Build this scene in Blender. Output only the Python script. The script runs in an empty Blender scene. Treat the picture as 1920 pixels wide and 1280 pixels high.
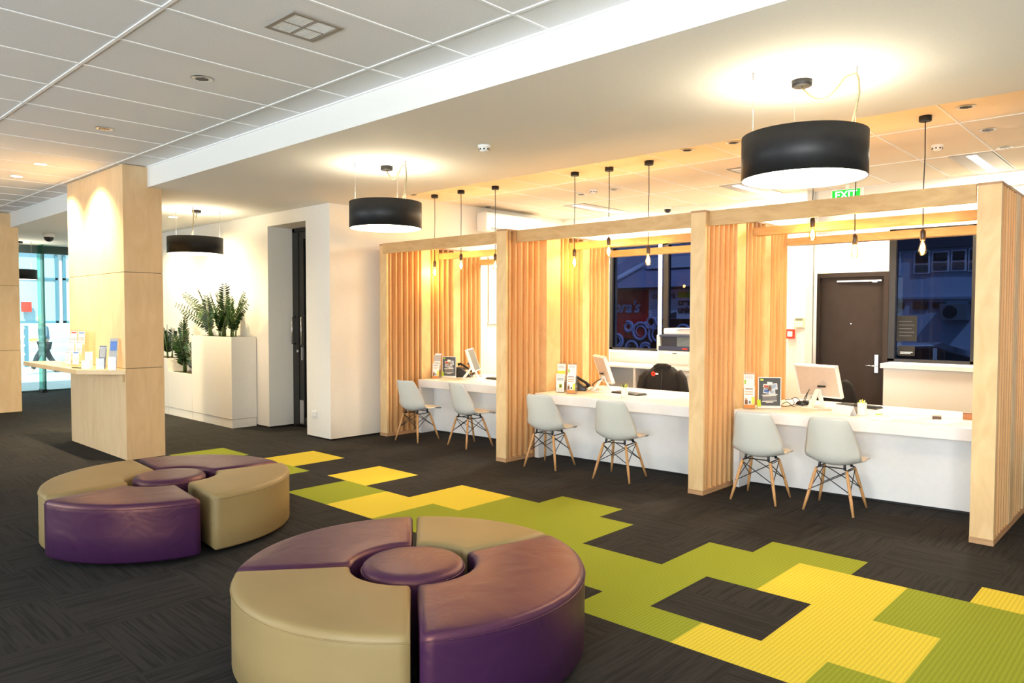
import bpy, math, random
from mathutils import Vector, Matrix
random.seed(7)
SC = bpy.context.scene
C = SC.collection
PI = math.pi

# ------------------------------------------------------------------ camera
cam_d = bpy.data.cameras.new('camera')
cam = bpy.data.objects.new('camera', cam_d); C.objects.link(cam)
rt = Vector((0.7318438873664445, 0.6814690936557775, 0.0020973593740650346))
up = Vector((-0.0260324083238946, 0.024881040106059977, 0.9993514134477913))
fw = Vector((-0.6809749174831837, 0.7314238225784102, -0.03594931881910092))
M = Matrix.Identity(4)
for i in range(3):
    M[i][0] = rt[i]; M[i][1] = up[i]; M[i][2] = -fw[i]
M[0][3], M[1][3], M[2][3] = 0, 0, 1.68
cam.matrix_world = M
cam_d.sensor_width = 36.0
cam_d.lens = 1387.178 / 1920 * 36
cam_d.clip_start = 0.05; cam_d.clip_end = 300
SC.camera = cam
SC.view_settings.view_transform = 'Standard'
SC.view_settings.look = 'None'
SC.view_settings.gamma = 1.0
SC.view_settings.use_curve_mapping = False
SC.view_settings.exposure = 0.78
SC.cycles.transparent_max_bounces = 32
SC.cycles.max_bounces = 10

# ------------------------------------------------------------------ world, sun, daylight
W = bpy.data.worlds.new('world'); SC.world = W; W.use_nodes = True
bg = W.node_tree.nodes['Background']
bg.inputs[0].default_value = (0.78, 0.89, 1.0, 1); bg.inputs[1].default_value = 1.3

def lamp(name, kind, loc, energy, color=(1, 1, 1), rot=(0, 0, 0), **kw):
    d = bpy.data.lights.new(name, kind); d.energy = energy; d.color = color
    for k, v in kw.items(): setattr(d, k, v)
    o = bpy.data.objects.new(name, d); C.objects.link(o); o.location = loc; o.rotation_euler = rot
    return o
def aim(o, d):
    o.rotation_euler = Vector(d).to_track_quat('-Z', 'Y').to_euler()
sun = lamp('sun', 'SUN', (0, 0, 20), 5.5, (1, 0.97, 0.92), angle=0.01)
aim(sun, (-0.60, 0.42, -0.82))
# daylight through the street windows behind the camera
dl = lamp('window_daylight', 'AREA', (0.6, -4.25, 1.7), 420, (0.93, 0.96, 1.0), shape='RECTANGLE', size=4.6, size_y=2.7)
aim(dl, (0.05, 1, 0.42))
dl2 = lamp('window_daylight', 'AREA', (-9.5, -4.25, 1.7), 230, (0.95, 0.97, 1.0), shape='RECTANGLE', size=6, size_y=2.7)
aim(dl2, (0, 1, 0.5))

fl_ = lamp('soffit_fill_spot', 'SPOT', (0.9, 0.2, 2.1), 260, (1, .98, .95), spot_size=1.5, spot_blend=1.0, shadow_soft_size=.25)  # unseen spot added to brighten bulkhead and soffit, like a bounced flash
aim(fl_, (-1.9, 3.6, 1.15))

# ------------------------------------------------------------------ mesh builder
class MB:
    def __init__(s): s.v = []; s.f = []; s.m = []; s.s = []
    def add(s, vs, fs, m=0, smooth=False):
        n = len(s.v); s.v += [tuple(p) for p in vs]
        for f in fs: s.f.append([n + i for i in f]); s.m.append(m); s.s.append(smooth)
        return s
    def box(s, x0, x1, y0, y1, z0, z1, m=0):
        v = [(x0,y0,z0),(x1,y0,z0),(x1,y1,z0),(x0,y1,z0),(x0,y0,z1),(x1,y0,z1),(x1,y1,z1),(x0,y1,z1)]
        return s.add(v, [(0,3,2,1),(4,5,6,7),(0,1,5,4),(1,2,6,5),(2,3,7,6),(3,0,4,7)], m)
    def tube(s, pts, r, n=8, m=0, cap=True):
        pts = [Vector(p) for p in pts]; rs = r if isinstance(r, (list, tuple)) else [r]*len(pts)
        vs = []; fs = []; ref = None
        for i, p in enumerate(pts):
            a = pts[max(i-1, 0)]; b = pts[min(i+1, len(pts)-1)]
            t = (b-a); t = t.normalized() if t.length > 1e-9 else Vector((0,0,1))
            if ref is None:
                ref = Vector((1,0,0)) if abs(t.x) < 0.8 else Vector((0,1,0))
            u = (ref - t*ref.dot(t)).normalized(); w = t.cross(u); ref = u
            for k in range(n):
                a_ = 2*PI*k/n; vs.append(p + (u*math.cos(a_) + w*math.sin(a_))*rs[i])
        for i in range(len(pts)-1):
            for k in range(n):
                fs.append((i*n+k, i*n+(k+1)%n, (i+1)*n+(k+1)%n, (i+1)*n+k))
        s.add(vs, fs, m, True)
        if cap:
            L = len(pts)-1; base = len(s.v)-len(vs)
            s.f.append([base+k for k in reversed(range(n))]); s.m.append(m); s.s.append(False)
            s.f.append([base+L*n+k for k in range(n)]); s.m.append(m); s.s.append(False)
        return s
    def cyl(s, p0, p1, r0, r1=None, n=20, m=0, cap=True): return s.tube([p0, p1], [r0, r0 if r1 is None else r1], n, m, cap)
    def lathe(s, prof, c=(0,0,0), n=32, m=0, smooth=True, cap0=True, cap1=True):
        vs = []; fs = []
        for r, z in prof:
            for k in range(n):
                a = 2*PI*k/n; vs.append((c[0]+r*math.cos(a), c[1]+r*math.sin(a), c[2]+z))
        for i in range(len(prof)-1):
            for k in range(n): fs.append((i*n+k, i*n+(k+1)%n, (i+1)*n+(k+1)%n, (i+1)*n+k))
        b = len(s.v); s.add(vs, fs, m, smooth)
        if cap0 and prof[0][0] > 1e-5: s.f.append([b+k for k in reversed(range(n))]); s.m.append(m); s.s.append(False)
        if cap1 and prof[-1][0] > 1e-5: s.f.append([b+(len(prof)-1)*n+k for k in range(n)]); s.m.append(m); s.s.append(False)
        return s
    def prism(s, poly, a0, a1, axis='z', m=0, smooth=False):
        n = len(poly)
        def P(p, a):
            if axis == 'z': return (p[0], p[1], a)
            if axis == 'y': return (p[0], a, p[1])
            return (a, p[0], p[1])
        vs = [P(p, a0) for p in poly] + [P(p, a1) for p in poly]
        b = len(s.v); s.add(vs, [(k, (k+1)%n, (k+1)%n+n, k+n) for k in range(n)], m, smooth)
        s.f.append([b+k for k in reversed(range(n))]); s.m.append(m); s.s.append(False)
        s.f.append([b+n+k for k in range(n)]); s.m.append(m); s.s.append(False)
        return s
    def grid(s, rows, m=0, smooth=True):
        R_ = len(rows); K = len(rows[0])
        return s.add([p for r in rows for p in r],
                     [(i*K+k, i*K+k+1, (i+1)*K+k+1, (i+1)*K+k) for i in range(R_-1) for k in range(K-1)], m, smooth)
    def xf(s, mat, start=0):
        for i in range(start, len(s.v)): s.v[i] = tuple(mat @ Vector(s.v[i]))
        return s

def link(o, parent=None):
    C.objects.link(o)
    if parent is not None: o.parent = parent
    return o
def obj(name, mb, mats, parent=None, world=False, bev=0, seg=2, solid=0, sub=0):
    me = bpy.data.meshes.new(name)
    v = mb.v
    if world and parent is not None:
        l = parent.location; v = [(a-l.x, b-l.y, c-l.z) for a, b, c in v]
    elif parent is None:
        xs = [p[0] for p in v]; ys = [p[1] for p in v]; zs = [p[2] for p in v]
        l = Vector(((min(xs)+max(xs))/2, (min(ys)+max(ys))/2, min(zs)))
        v = [(a-l.x, b-l.y, c-l.z) for a, b, c in v]
    me.from_pydata(v, [], mb.f)
    me.polygons.foreach_set('material_index', mb.m); me.polygons.foreach_set('use_smooth', mb.s)
    for m in (mats if isinstance(mats, (list, tuple)) else [mats]): me.materials.append(m)
    me.update()
    o = bpy.data.objects.new(name, me); link(o, parent)
    if parent is None: o.location = l
    if solid:
        md = o.modifiers.new('solid', 'SOLIDIFY'); md.thickness = solid; md.offset = 0
    if bev:
        md = o.modifiers.new('bevel', 'BEVEL'); md.width = bev; md.segments = seg; md.limit_method = 'ANGLE'; md.angle_limit = 0.7
        md.harden_normals = False
    if sub:
        md = o.modifiers.new('sub', 'SUBSURF'); md.levels = sub; md.render_levels = sub
    return o
def thing(name, label, cat, loc=(0,0,0), rz=0, group=None):
    o = bpy.data.objects.new(name, None); o.empty_display_size = 0.1; C.objects.link(o)
    o.location = loc; o.rotation_euler = (0, 0, rz); o['label'] = label; o['category'] = cat
    if group: o['group'] = group
    return o
def tag(o, label, cat, group=None):
    o['label'] = label; o['category'] = cat
    if group: o['group'] = group
    return o
def struct(name, mb, m, parent=None, **kw):
    o = obj(name, mb, m, parent, world=parent is not None, **kw)
    if parent is None: o['kind'] = 'structure'
    return o
def dup(root, loc, rz, label, group=None, scale=None):
    r = root.copy(); C.objects.link(r); r.location = loc; r.rotation_euler = (0, 0, rz); r['label'] = label
    if group: r['group'] = group
    for ch in list(root.children):
        c = ch.copy(); C.objects.link(c); c.parent = r
        for g in ch.children:
            d = g.copy(); C.objects.link(d); d.parent = c
    return r
def text(name, s, size, mat, parent, loc, rot=(PI/2, 0, 0), ext=0.002, shear=0, bold=0.0, align='CENTER', top=None):
    cu = bpy.data.curves.new(name, 'FONT'); cu.body = s; cu.size = size; cu.extrude = ext; cu.shear = shear
    cu.align_x = align; cu.align_y = 'CENTER'; cu.offset = bold
    t = bpy.data.objects.new('tmp', cu); C.objects.link(t)
    dg = bpy.context.evaluated_depsgraph_get(); me = bpy.data.meshes.new_from_object(t.evaluated_get(dg))
    bpy.data.objects.remove(t); me.name = name
    me.materials.clear(); me.materials.append(mat)
    o = bpy.data.objects.new(name, me); link(o, parent); o.location = loc; o.rotation_euler = rot
    return o

# ------------------------------------------------------------------ materials
def mat(name, col=(.8,.8,.8), rough=.5, metal=0, spec=.5, emit=None, es=0, coat=0, trans=0, alpha=None):
    m = bpy.data.materials.new(name); m.use_nodes = True; b = m.node_tree.nodes['Principled BSDF']
    b.inputs['Base Color'].default_value = (*col, 1); b.inputs['Roughness'].default_value = rough
    b.inputs['Metallic'].default_value = metal; b.inputs['Specular IOR Level'].default_value = spec
    b.inputs['Coat Weight'].default_value = coat; b.inputs['Transmission Weight'].default_value = trans
    if emit: b.inputs['Emission Color'].default_value = (*emit, 1); b.inputs['Emission Strength'].default_value = es
    return m
def nodes(m): return m.node_tree.nodes, m.node_tree.links, m.node_tree.nodes['Principled BSDF']
def noise_col(m, c1, c2, scale=(1,1,1), s=5, detail=4, dist=0, lo=.35, hi=.65, coord='Object', bump=0, rough=None):
    N, L, b = nodes(m)
    tc = N.new('ShaderNodeTexCoord'); mp = N.new('ShaderNodeMapping'); nz = N.new('ShaderNodeTexNoise'); cr = N.new('ShaderNodeValToRGB')
    mp.inputs['Scale'].default_value = scale; nz.inputs['Scale'].default_value = s; nz.inputs['Detail'].default_value = detail
    nz.inputs['Distortion'].default_value = dist
    cr.color_ramp.elements[0].position = lo; cr.color_ramp.elements[1].position = hi
    cr.color_ramp.elements[0].color = (*c1, 1); cr.color_ramp.elements[1].color = (*c2, 1)
    L.new(tc.outputs[coord], mp.inputs[0]); L.new(mp.outputs[0], nz.inputs['Vector']); L.new(nz.outputs['Fac'], cr.inputs[0])
    L.new(cr.outputs[0], b.inputs['Base Color'])
    if bump:
        bp = N.new('ShaderNodeBump'); bp.inputs['Strength'].default_value = bump; bp.inputs['Distance'].default_value = .01
        L.new(nz.outputs['Fac'], bp.inputs['Height']); L.new(bp.outputs[0], b.inputs['Normal'])
    return m
def wood(name, c1, c2, rough=.42, scale=(6, 6, .8), s=2.2, dist=1.4, **kw):
    m = mat(name, c1, rough, spec=.35); noise_col(m, c1, c2, scale, s, 5, dist, .3, .7, **kw); return m
PLY = wood('birch_ply', (.66,.43,.21), (.78,.56,.30), scale=(1.6,1.6,.7), s=2.6, dist=2.2)
PLYF = wood('fascia_ply', (.52,.32,.14), (.64,.43,.21), scale=(.8,1.6,2.6), s=2.6, dist=2.4)
SLAT = wood('slat_ply', (.64,.37,.155), (.82,.54,.26), scale=(7,9,.5), s=1.6, dist=.8)
EDGE = wood('ply_edge', (.40,.22,.11), (.55,.33,.17), scale=(1,1,20), s=3)
COLW = wood('maple_panel', (.70,.48,.26), (.78,.56,.33), scale=(3,3,.8), s=2.5, dist=1.2, rough=.4)
SHELFW = wood('shelf_maple', (.66,.43,.21), (.76,.53,.28), scale=(.8,3,3), s=2.5, rough=.25)
LEGW = wood('leg_wood', (.50,.25,.09), (.66,.36,.15), scale=(8,8,1), s=3, rough=.4)
WALL = mat('wall_paint', (.83,.81,.76), .75); noise_col(WALL, (.82,.80,.75), (.84,.82,.77), s=60)
SOFF = mat('soffit_paint', (.80,.79,.76), .8); noise_col(SOFF, (.79,.78,.75), (.81,.80,.77), s=50)
WHITE = mat('white_laminate', (.82,.82,.82), .35); noise_col(WHITE, (.81,.81,.815), (.83,.83,.83), s=20)
PLANTW = mat('planter_white', (.80,.77,.71), .5); noise_col(PLANTW, (.79,.76,.70), (.81,.78,.72), s=20)
BLACK = mat('black_satin', (.012,.012,.013), .35); noise_col(BLACK, (.011,.011,.012), (.014,.014,.015), s=30)
BLKP = mat('black_plastic', (.02,.02,.022), .3); noise_col(BLKP, (.018,.018,.02), (.024,.024,.026), s=50)
CLOTH = mat('black_cloth', (.012,.011,.011), .9); noise_col(CLOTH, (.009,.008,.008), (.018,.016,.016), s=80)
CHROME = mat('brushed_steel', (.65,.65,.66), .25, 1); noise_col(CHROME, (.6,.6,.61), (.7,.7,.71), s=60)
TEEW = mat('ceiling_tee', (.90,.90,.90), .5); noise_col(TEEW, (.89,.89,.89), (.91,.91,.91), s=40)
GREYM = mat('grey_metal', (.32,.31,.30), .45); noise_col(GREYM, (.31,.30,.29), (.33,.32,.31), s=20)
SHELL = mat('chair_shell', (.62,.61,.56), .32); noise_col(SHELL, (.615,.605,.555), (.625,.615,.565), s=8)
WPLAS = mat('white_plastic', (.85,.85,.83), .35); noise_col(WPLAS, (.84,.84,.82), (.86,.86,.84), s=20)
PAPER = mat('paper', (.88,.88,.86), .7); noise_col(PAPER, (.87,.87,.85), (.89,.89,.87), s=30)
SOIL = mat('soil', (.06,.05,.03), .95); noise_col(SOIL, (.03,.025,.015), (.16,.13,.08), s=60, bump=1)
DOORB = mat('door_brown', (.034,.024,.020), .5, spec=.2); noise_col(DOORB, (.032,.022,.018), (.036,.026,.022), s=6)
FRAMEB = mat('frame_black', (.012,.011,.011), .35); noise_col(FRAMEB, (.011,.010,.010), (.014,.013,.013), s=10)
LEAF = mat('leaf', (.03,.09,.015), .3, spec=.5); noise_col(LEAF, (.006,.020,.004), (.030,.085,.012), s=9, lo=.4, hi=.75)
STEM = mat('stem', (.08,.14,.04), .5); noise_col(STEM, (.05,.09,.03), (.10,.16,.05), s=20)
def solid(name, col, rough=.6, **kw):
    m = mat(name, col, rough, **kw); d = [max(0, c*.94) for c in col]; noise_col(m, d, col, s=30); return m
YEL = solid('print_yellow', (.80,.76,.08)); ORG = solid('print_orange', (.85,.30,.05)); REDM = solid('print_red', (.70,.04,.02))
DGREY = solid('print_slate', (.07,.08,.09), .3); BLUE = solid('print_blue', (.10,.22,.60)); GRN = solid('print_green', (.35,.60,.05))
SKY = solid('print_sky', (.45,.62,.85)); BROWNP = solid('print_brown', (.22,.10,.05)); LGREY = solid('print_grey', (.45,.45,.45))
LIME = solid('lime', (.50,.68,.04)); SKIN = solid('skin', (.62,.38,.27)); HAIR = solid('hair', (.62,.45,.22))
def emis(name, col, st):
    m = bpy.data.materials.new(name); m.use_nodes = True; N = m.node_tree.nodes; L = m.node_tree.links
    N.remove(N['Principled BSDF']); e = N.new('ShaderNodeEmission'); e.inputs[0].default_value = (*col, 1); e.inputs[1].default_value = st
    L.new(e.outputs[0], N['Material Output'].inputs[0]); return m
def glass(name, col=(1,1,1), gl=.08, rough=0.0):
    m = bpy.data.materials.new(name); m.use_nodes = True; N = m.node_tree.nodes; L = m.node_tree.links
    N.remove(N['Principled BSDF']); t = N.new('ShaderNodeBsdfTransparent'); t.inputs[0].default_value = (*col, 1)
    g = N.new('ShaderNodeBsdfGlossy'); g.inputs['Roughness'].default_value = rough
    x = N.new('ShaderNodeMixShader'); lw = N.new('ShaderNodeLayerWeight'); lw.inputs[0].default_value = .5
    pw = N.new('ShaderNodeMath'); pw.operation = 'POWER'; pw.inputs[1].default_value = 5
    ma = N.new('ShaderNodeMath'); ma.operation = 'MULTIPLY_ADD'; ma.inputs[1].default_value = .6; ma.inputs[2].default_value = gl
    L.new(lw.outputs['Facing'], pw.inputs[0]); L.new(pw.outputs[0], ma.inputs[0]); L.new(ma.outputs[0], x.inputs[0])
    L.new(t.outputs[0], x.inputs[1]); L.new(g.outputs[0], x.inputs[2])
    L.new(x.outputs[0], N['Material Output'].inputs[0]); return m
GLASS = glass('clear_glass', (.93,.98,.97), .05)
CLEAR = glass('acrylic', (.97,.98,.98), .06)
TINT = glass('dimming_glass', (.15,.19,.29), .008)  # dark blue put into the panes to dim the outdoor view
GREEN_GL = glass('green_glass', (.35,.75,.62), .08)
SHOPGL = glass('shopfront_glass', (.84,.98,.98), .05)
TRANSOM_GLOW = emis('glowing_transom', (.92,.97,1.0), 1.5)  # transom pane emits by itself, in place of daylight behind it
LAMP_IN = emis('lamp_diffuser', (1.0,.90,.70), 5.0)
BULBG = emis('bulb_glow', (1.0,.50,.12), 2.2)
FILA = emis('filament', (1.0,.72,.30), 60)
DLIT = emis('downlight_lit', (1.0,.86,.62), 14)
DDIM = emis('downlight_dim', (1.0,.92,.8), 1.6)
TUBE = emis('tube_light', (1.0,.97,.9), 3.0)
EXITG = emis('exit_green', (.03,.55,.05), 1.0); EXITW = emis('exit_white', (1,1,1), 1.2)

# carpet
def carpet_dark():
    m = mat('carpet_charcoal', (.03,.03,.032), .95, spec=.15); N, L, b = nodes(m)
    tc = N.new('ShaderNodeTexCoord')
    def nz(sc, s, d=3):
        mp = N.new('ShaderNodeMapping'); mp.inputs['Scale'].default_value = sc; n = N.new('ShaderNodeTexNoise')
        n.inputs['Scale'].default_value = s; n.inputs['Detail'].default_value = d
        L.new(tc.outputs['Object'], mp.inputs[0]); L.new(mp.outputs[0], n.inputs['Vector']); return n
    a = nz((1.2,28,1), 2.4); c = nz((28,1.2,1), 2.4); f = nz((1,1,1), 260, 2); w = nz((1,1,1), 2.0)
    ck = N.new('ShaderNodeTexNoise'); mp = N.new('ShaderNodeMapping'); mp.inputs['Scale'].default_value = (1.49,1.49,1)
    ck = N.new('ShaderNodeTexChecker'); ck.inputs['Scale'].default_value = 1.0; ck.inputs[1].default_value = (1,1,1,1); ck.inputs[2].default_value = (0,0,0,1)
    L.new(tc.outputs['Object'], mp.inputs[0]); L.new(mp.outputs[0], ck.inputs[0])
    mx = N.new('ShaderNodeMix'); mx.data_type = 'FLOAT'
    L.new(ck.outputs['Fac'], mx.inputs['Factor']); L.new(a.outputs['Fac'], mx.inputs[2]); L.new(c.outputs['Fac'], mx.inputs[3])
    cr = N.new('ShaderNodeValToRGB'); cr.color_ramp.elements[0].position = .36; cr.color_ramp.elements[1].position = .56
    cr.color_ramp.elements[0].color = (.016,.015,.015,1); cr.color_ramp.elements[1].color = (.030,.028,.027,1)
    L.new(mx.outputs[0], cr.inputs[0])
    cf = N.new('ShaderNodeValToRGB'); cf.color_ramp.elements[0].color = (.6,.6,.6,1); cf.color_ramp.elements[1].color = (1.35,1.35,1.35,1)
    L.new(f.outputs['Fac'], cf.inputs[0])
    mm = N.new('ShaderNodeMix'); mm.data_type = 'RGBA'; mm.blend_type = 'MULTIPLY'; mm.inputs['Factor'].default_value = 1
    L.new(cr.outputs[0], mm.inputs[6]); L.new(cf.outputs[0], mm.inputs[7]); L.new(mm.outputs[2], b.inputs['Base Color'])
    return m
def carpet_col(name, c):
    m = mat(name, c, .95, spec=.1); N, L, b = nodes(m); tc = N.new('ShaderNodeTexCoord')
    wv = N.new('ShaderNodeTexWave'); wv.inputs['Scale'].default_value = 14; wv.bands_direction = 'X'; wv.inputs['Distortion'].default_value = .6
    n = N.new('ShaderNodeTexNoise'); n.inputs['Scale'].default_value = 160
    L.new(tc.outputs['Object'], wv.inputs[0]); L.new(tc.outputs['Object'], n.inputs['Vector'])
    ad = N.new('ShaderNodeMath'); ad.operation = 'MULTIPLY_ADD'; ad.inputs[1].default_value = .3
    L.new(wv.outputs['Fac'], ad.inputs[0]); L.new(n.outputs['Fac'], ad.inputs[2])
    cr = N.new('ShaderNodeValToRGB'); cr.color_ramp.elements[0].position = .3; cr.color_ramp.elements[1].position = .95
    cr.color_ramp.elements[0].color = (*[x*.72 for x in c], 1); cr.color_ramp.elements[1].color = (*[min(1, x*1.12) for x in c], 1)
    L.new(ad.outputs[0], cr.inputs[0]); L.new(cr.outputs[0], b.inputs['Base Color']); return m
CARD = carpet_dark(); CARG = carpet_col('carpet_green', (.27,.31,.030)); CARY = carpet_col('carpet_yellow', (.66,.53,.055))
def tile_mat(name, c):
    m = mat(name, c, .9, spec=.1); noise_col(m, [x*.9 for x in c], [min(1, x*1.06) for x in c], s=170, detail=2, lo=.3, hi=.7); return m
CTILE = tile_mat('ceiling_tile', (.84,.84,.84)); CTILE_LIT = tile_mat('ceiling_tile_bulb_lit', (.84,.74,.60))  # second tile is the same ceiling with warm bulb light in its colour
def leather(name, col, rough, weave=False, spec=.5, coat=0):
    m = mat(name, col, rough, spec=spec, coat=coat); N, L, b = nodes(m)
    noise_col(m, [x*.92 for x in col], col, s=3)
    tc = N.new('ShaderNodeTexCoord'); bp = N.new('ShaderNodeBump')
    if weave:
        n = N.new('ShaderNodeTexChecker'); n.inputs['Scale'].default_value = 140; bp.inputs['Strength'].default_value = .25; bp.inputs['Distance'].default_value = .001
        n2 = N.new('ShaderNodeMapping'); L.new(tc.outputs['Object'], n2.inputs[0]); L.new(n2.outputs[0], n.inputs[0]); L.new(n.outputs['Fac'], bp.inputs['Height'])
    else:
        n = N.new('ShaderNodeTexNoise'); n.inputs['Scale'].default_value = 3.5; n.inputs['Detail'].default_value = 2; n.inputs['Distortion'].default_value = 1.5
        bp.inputs['Strength'].default_value = .35; bp.inputs['Distance'].default_value = .02
        L.new(tc.outputs['Object'], n.inputs['Vector']); L.new(n.outputs['Fac'], bp.inputs['Height'])
    L.new(bp.outputs[0], b.inputs['Normal']); return m
PURP = leather('purple_vinyl', (.036,.010,.052), .42, spec=1.0, coat=0)
nodes(PURP)[2].inputs['Specular Tint'].default_value = (1, .46, .24, 1)
BEIG = leather('beige_vinyl', (.30,.21,.088), .5, True, spec=.4)
LAMPBLK = mat('lamp_black', (.008,.008,.010), .5, spec=.4); noise_col(LAMPBLK, (.009,.009,.011), (.012,.012,.014), s=20)
SHADEIN = mat('shade_inner', (.85,.84,.80), .6); noise_col(SHADEIN, (.84,.83,.79), (.86,.85,.81), s=20)

# ------------------------------------------------------------------ room shell
U = 0.33448590; GX, GY = -2.28899745, 3.63445785
XL, XR, YF, YB = -18.45, 3.2, -4.0, 10.55
ZC, ZS = 3.388, 3.15
green = set(); yellow = set()
def cells(S, a0, a1, b0, b1):
    for a in range(a0, a1):
        for b in range(b0, b1): S.add((a, b))
cells(green,-20,-18,0,2); cells(green,-16,-14,0,2); cells(green,-12,-10,0,2); cells(green,-8,0,0,2)
cells(green,-7,-3,2,4); cells(green,-6,-4,4,5); cells(green,-1,1,2,4); cells(green,0,2,4,5); cells(green,3,9,2,4)
cells(green,-1,1,-1,0); cells(green,4,9,0,2); cells(green,3,9,-1,0)
cells(yellow,-17,-15,2,4); cells(yellow,-13,-11,2,4); cells(yellow,-10,-8,0,2); cells(yellow,-9,-7,2,4)
cells(yellow,1,3,2,4); cells(yellow,2,4,0,2); cells(yellow,1,3,-1,0); cells(yellow,4,6,4,5)
A0, A1, B0, B1 = -22, 10, -3, 7
xs = [XL] + [GX+a*U for a in range(A0, A1+1)] + [XR]; ys = [YF] + [GY+b*U for b in range(B0, B1+1)] + [YB+.1]
fl = MB(); fl.v = [(x, y, 0) for y in ys for x in xs]; nx = len(xs)
for j in range(len(ys)-1):
    for i in range(nx-1):
        c = (A0+i-1, B0+j-1)
        fl.f.append([j*nx+i, j*nx+i+1, (j+1)*nx+i+1, (j+1)*nx+i]); fl.s.append(False)
        fl.m.append(2 if c in yellow else 1 if c in green else 0)
fl.box(XL, XR, YF, YB+.1, -.2, -.001)
struct('floor', fl, [CARD, CARG, CARY])

YBH = 3.44; YSB = 5.84     # bulkhead front, soffit back edge
struct('ceiling', MB().box(XL, XR, YF, YBH, ZC, ZC+.1), CTILE)
g = MB()
for k in range(-20, 13):
    x = -4.96+k*.6842
    if XL < x < XR: g.box(x-.010, x+.010, YF, YBH, ZC-.006, ZC+.001)
for y in (-3.81, -2.427, -1.04, .347, 1.7346, 3.122): g.box(XL, XR, y-.011, y+.011, ZC-.007, ZC+.001)
g.box(XL, XR, YBH-.012, YBH-.001, ZC-.012, ZC+.001)
struct('ceiling_grid', g, TEEW, C.objects['ceiling'])
struct('trim_1', MB().box(XL, XR, YBH, YSB, ZS, ZC+.2), SOFF)           # bulkhead / dropped soffit
struct('ceiling', MB().box(-8.7, XR, YSB, YB+.1, ZC, ZC+.1), CTILE_LIT)
g = MB()
for k in range(-9, 9):
    x = -2.30+k*.6842
    if -8.44 < x < XR: g.box(x-.009, x+.009, YSB, YB, ZC-.005, ZC+.001)
for y in (6.15, 7.54, 9.02, 10.40): g.box(-8.44, XR, y-.009, y+.009, ZC-.006, ZC+.001)
struct('ceiling_grid', g, TEEW, C.objects['ceiling.001'])
struct('ceiling', MB().box(XL, XR+.3, YF-.3, YB+.4, ZC+.2, ZC+.45), SOFF)  # slab above
# left rear wall (with recessed doorway) and the block beside the booths
YW = 5.53
struct('wall_left', MB().box(-9.02, -8.44, YW, YB+.1, 0.02, ZC+.1), WALL)
struct('wall_rear_left', MB().box(XL, -10.05, YW, YW+.45, 0.02, ZC+.1), WALL)
struct('wall_lintel', MB().box(-10.05, -9.02, YW, YW+.45, 2.965, ZC+.1), WALL)
struct('baseboard_left', MB().box(-9.01, -8.455, YW+.015, YB, 0, .02).box(XL, -10.06, YW+.015, YW+.3, 0, .02), FRAMEB)
struct('wall_corridor', MB().box(-12.1, -9.02, 8.2, 8.3, 0, ZC).box(-12.2, -12.1, YW+.45, 8.3, 0, ZC).box(-12.1, -9.02, YW+.45, 8.2, ZC, ZC+.1), WALL)
# back wall with window and door openings
bw = MB()
def ywall(x0, x1, z0, z1, y0=YB-.05, y1=YB+.15): bw.box(x0, x1, y0, y1, z0, z1)
ywall(-8.44, -7.46, 0, ZC); ywall(-7.46, -4.9, 0, 1.09); ywall(-7.46, -4.9, 2.86, ZC); ywall(-4.9, -3.96, 0, ZC)
ywall(-3.96, -3.0, 2.80, ZC); ywall(-3.0, -.5, 0, 1.09); ywall(-3.0, -.5, 2.80, ZC); ywall(-.5, XR, 0, ZC)
struct('wall_back', bw, WALL)
struct('trim_2', MB().box(-4.30, -3.965, 10.15, YB-.05, 0, ZC), WALL)      # pilaster left of the back door
struct('trim_3', MB().cyl((-3.935, 10.41, 0), (-3.935, 10.41, ZC), .022, n=12), WHITE)
struct('trim_4', MB().box(-8.44, XR, 10.40, YB-.05, 3.22, ZC), WALL)
struct('wall_right', MB().box(XR, XR+.2, YF, YB+.1, 0, ZC+.1), WALL)
wf = MB()
for a, b in ((XL, -12.6), (-6.4, -2.2), (3.0, XR)): wf.box(a, b, YF-.2, YF, 0, ZC+.1)
for a, b in ((-12.6, -6.4), (-2.2, 3.0)): wf.box(a, b, YF-.2, YF, 0, .3).box(a, b, YF-.2, YF, 3.1, ZC+.1)
struct('wall_front', wf, WALL)
for n_, (a, b) in enumerate(((-12.6, -6.4), (-2.2, 3.0))):
    w = MB().box(a, b, YF-.12, YF-.08, .3, .36).box(a, b, YF-.12, YF-.08, 3.04, 3.1)
    k = a
    while k < b+.1: w.box(k-.02, k+.02, YF-.12, YF-.08, .3, 3.1); k += (b-a)/4
    w = struct('window_%d' % (4+n_), w, FRAMEB)
    struct('glass_pane', MB().box(a, b, YF-.105, YF-.095, .36, 3.04), GLASS, w)
ws = MB().box(XL-.1, XL, YF, 3.0, 0, ZC)
struct('wall_far_left', ws, WALL)

# back windows
w2 = MB().box(-7.46, -7.40, 10.47, 10.56, 1.09, 2.86).box(-7.46, -4.9, 10.47, 10.56, 1.09, 1.13).box(-7.46, -4.9, 10.47, 10.56, 2.82, 2.86)
w2.box(-6.40, -6.31, 10.47, 10.56, 1.09, 2.86).box(-4.96, -4.9, 10.47, 10.56, 1.09, 2.86)
o = struct('window_1', w2, FRAMEB)
struct('glass_pane', MB().box(-7.40, -4.96, 10.51, 10.52, 1.13, 2.82), TINT, o)
struct('window_sill', MB().box(-7.44, -4.9, 10.36, 10.52, 1.055, 1.09), WHITE, o)
struct('white_mullion', MB().box(-6.475, -6.42, 10.44, 10.47, 1.09, 2.86), WHITE, o)
w3 = MB().box(-3.0, -2.92, 10.45, 10.56, 1.09, 2.80).box(-3.0, -.5, 10.45, 10.56, 1.06, 1.12).box(-3.0, -.5, 10.45, 10.56, 2.74, 2.80)
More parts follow.
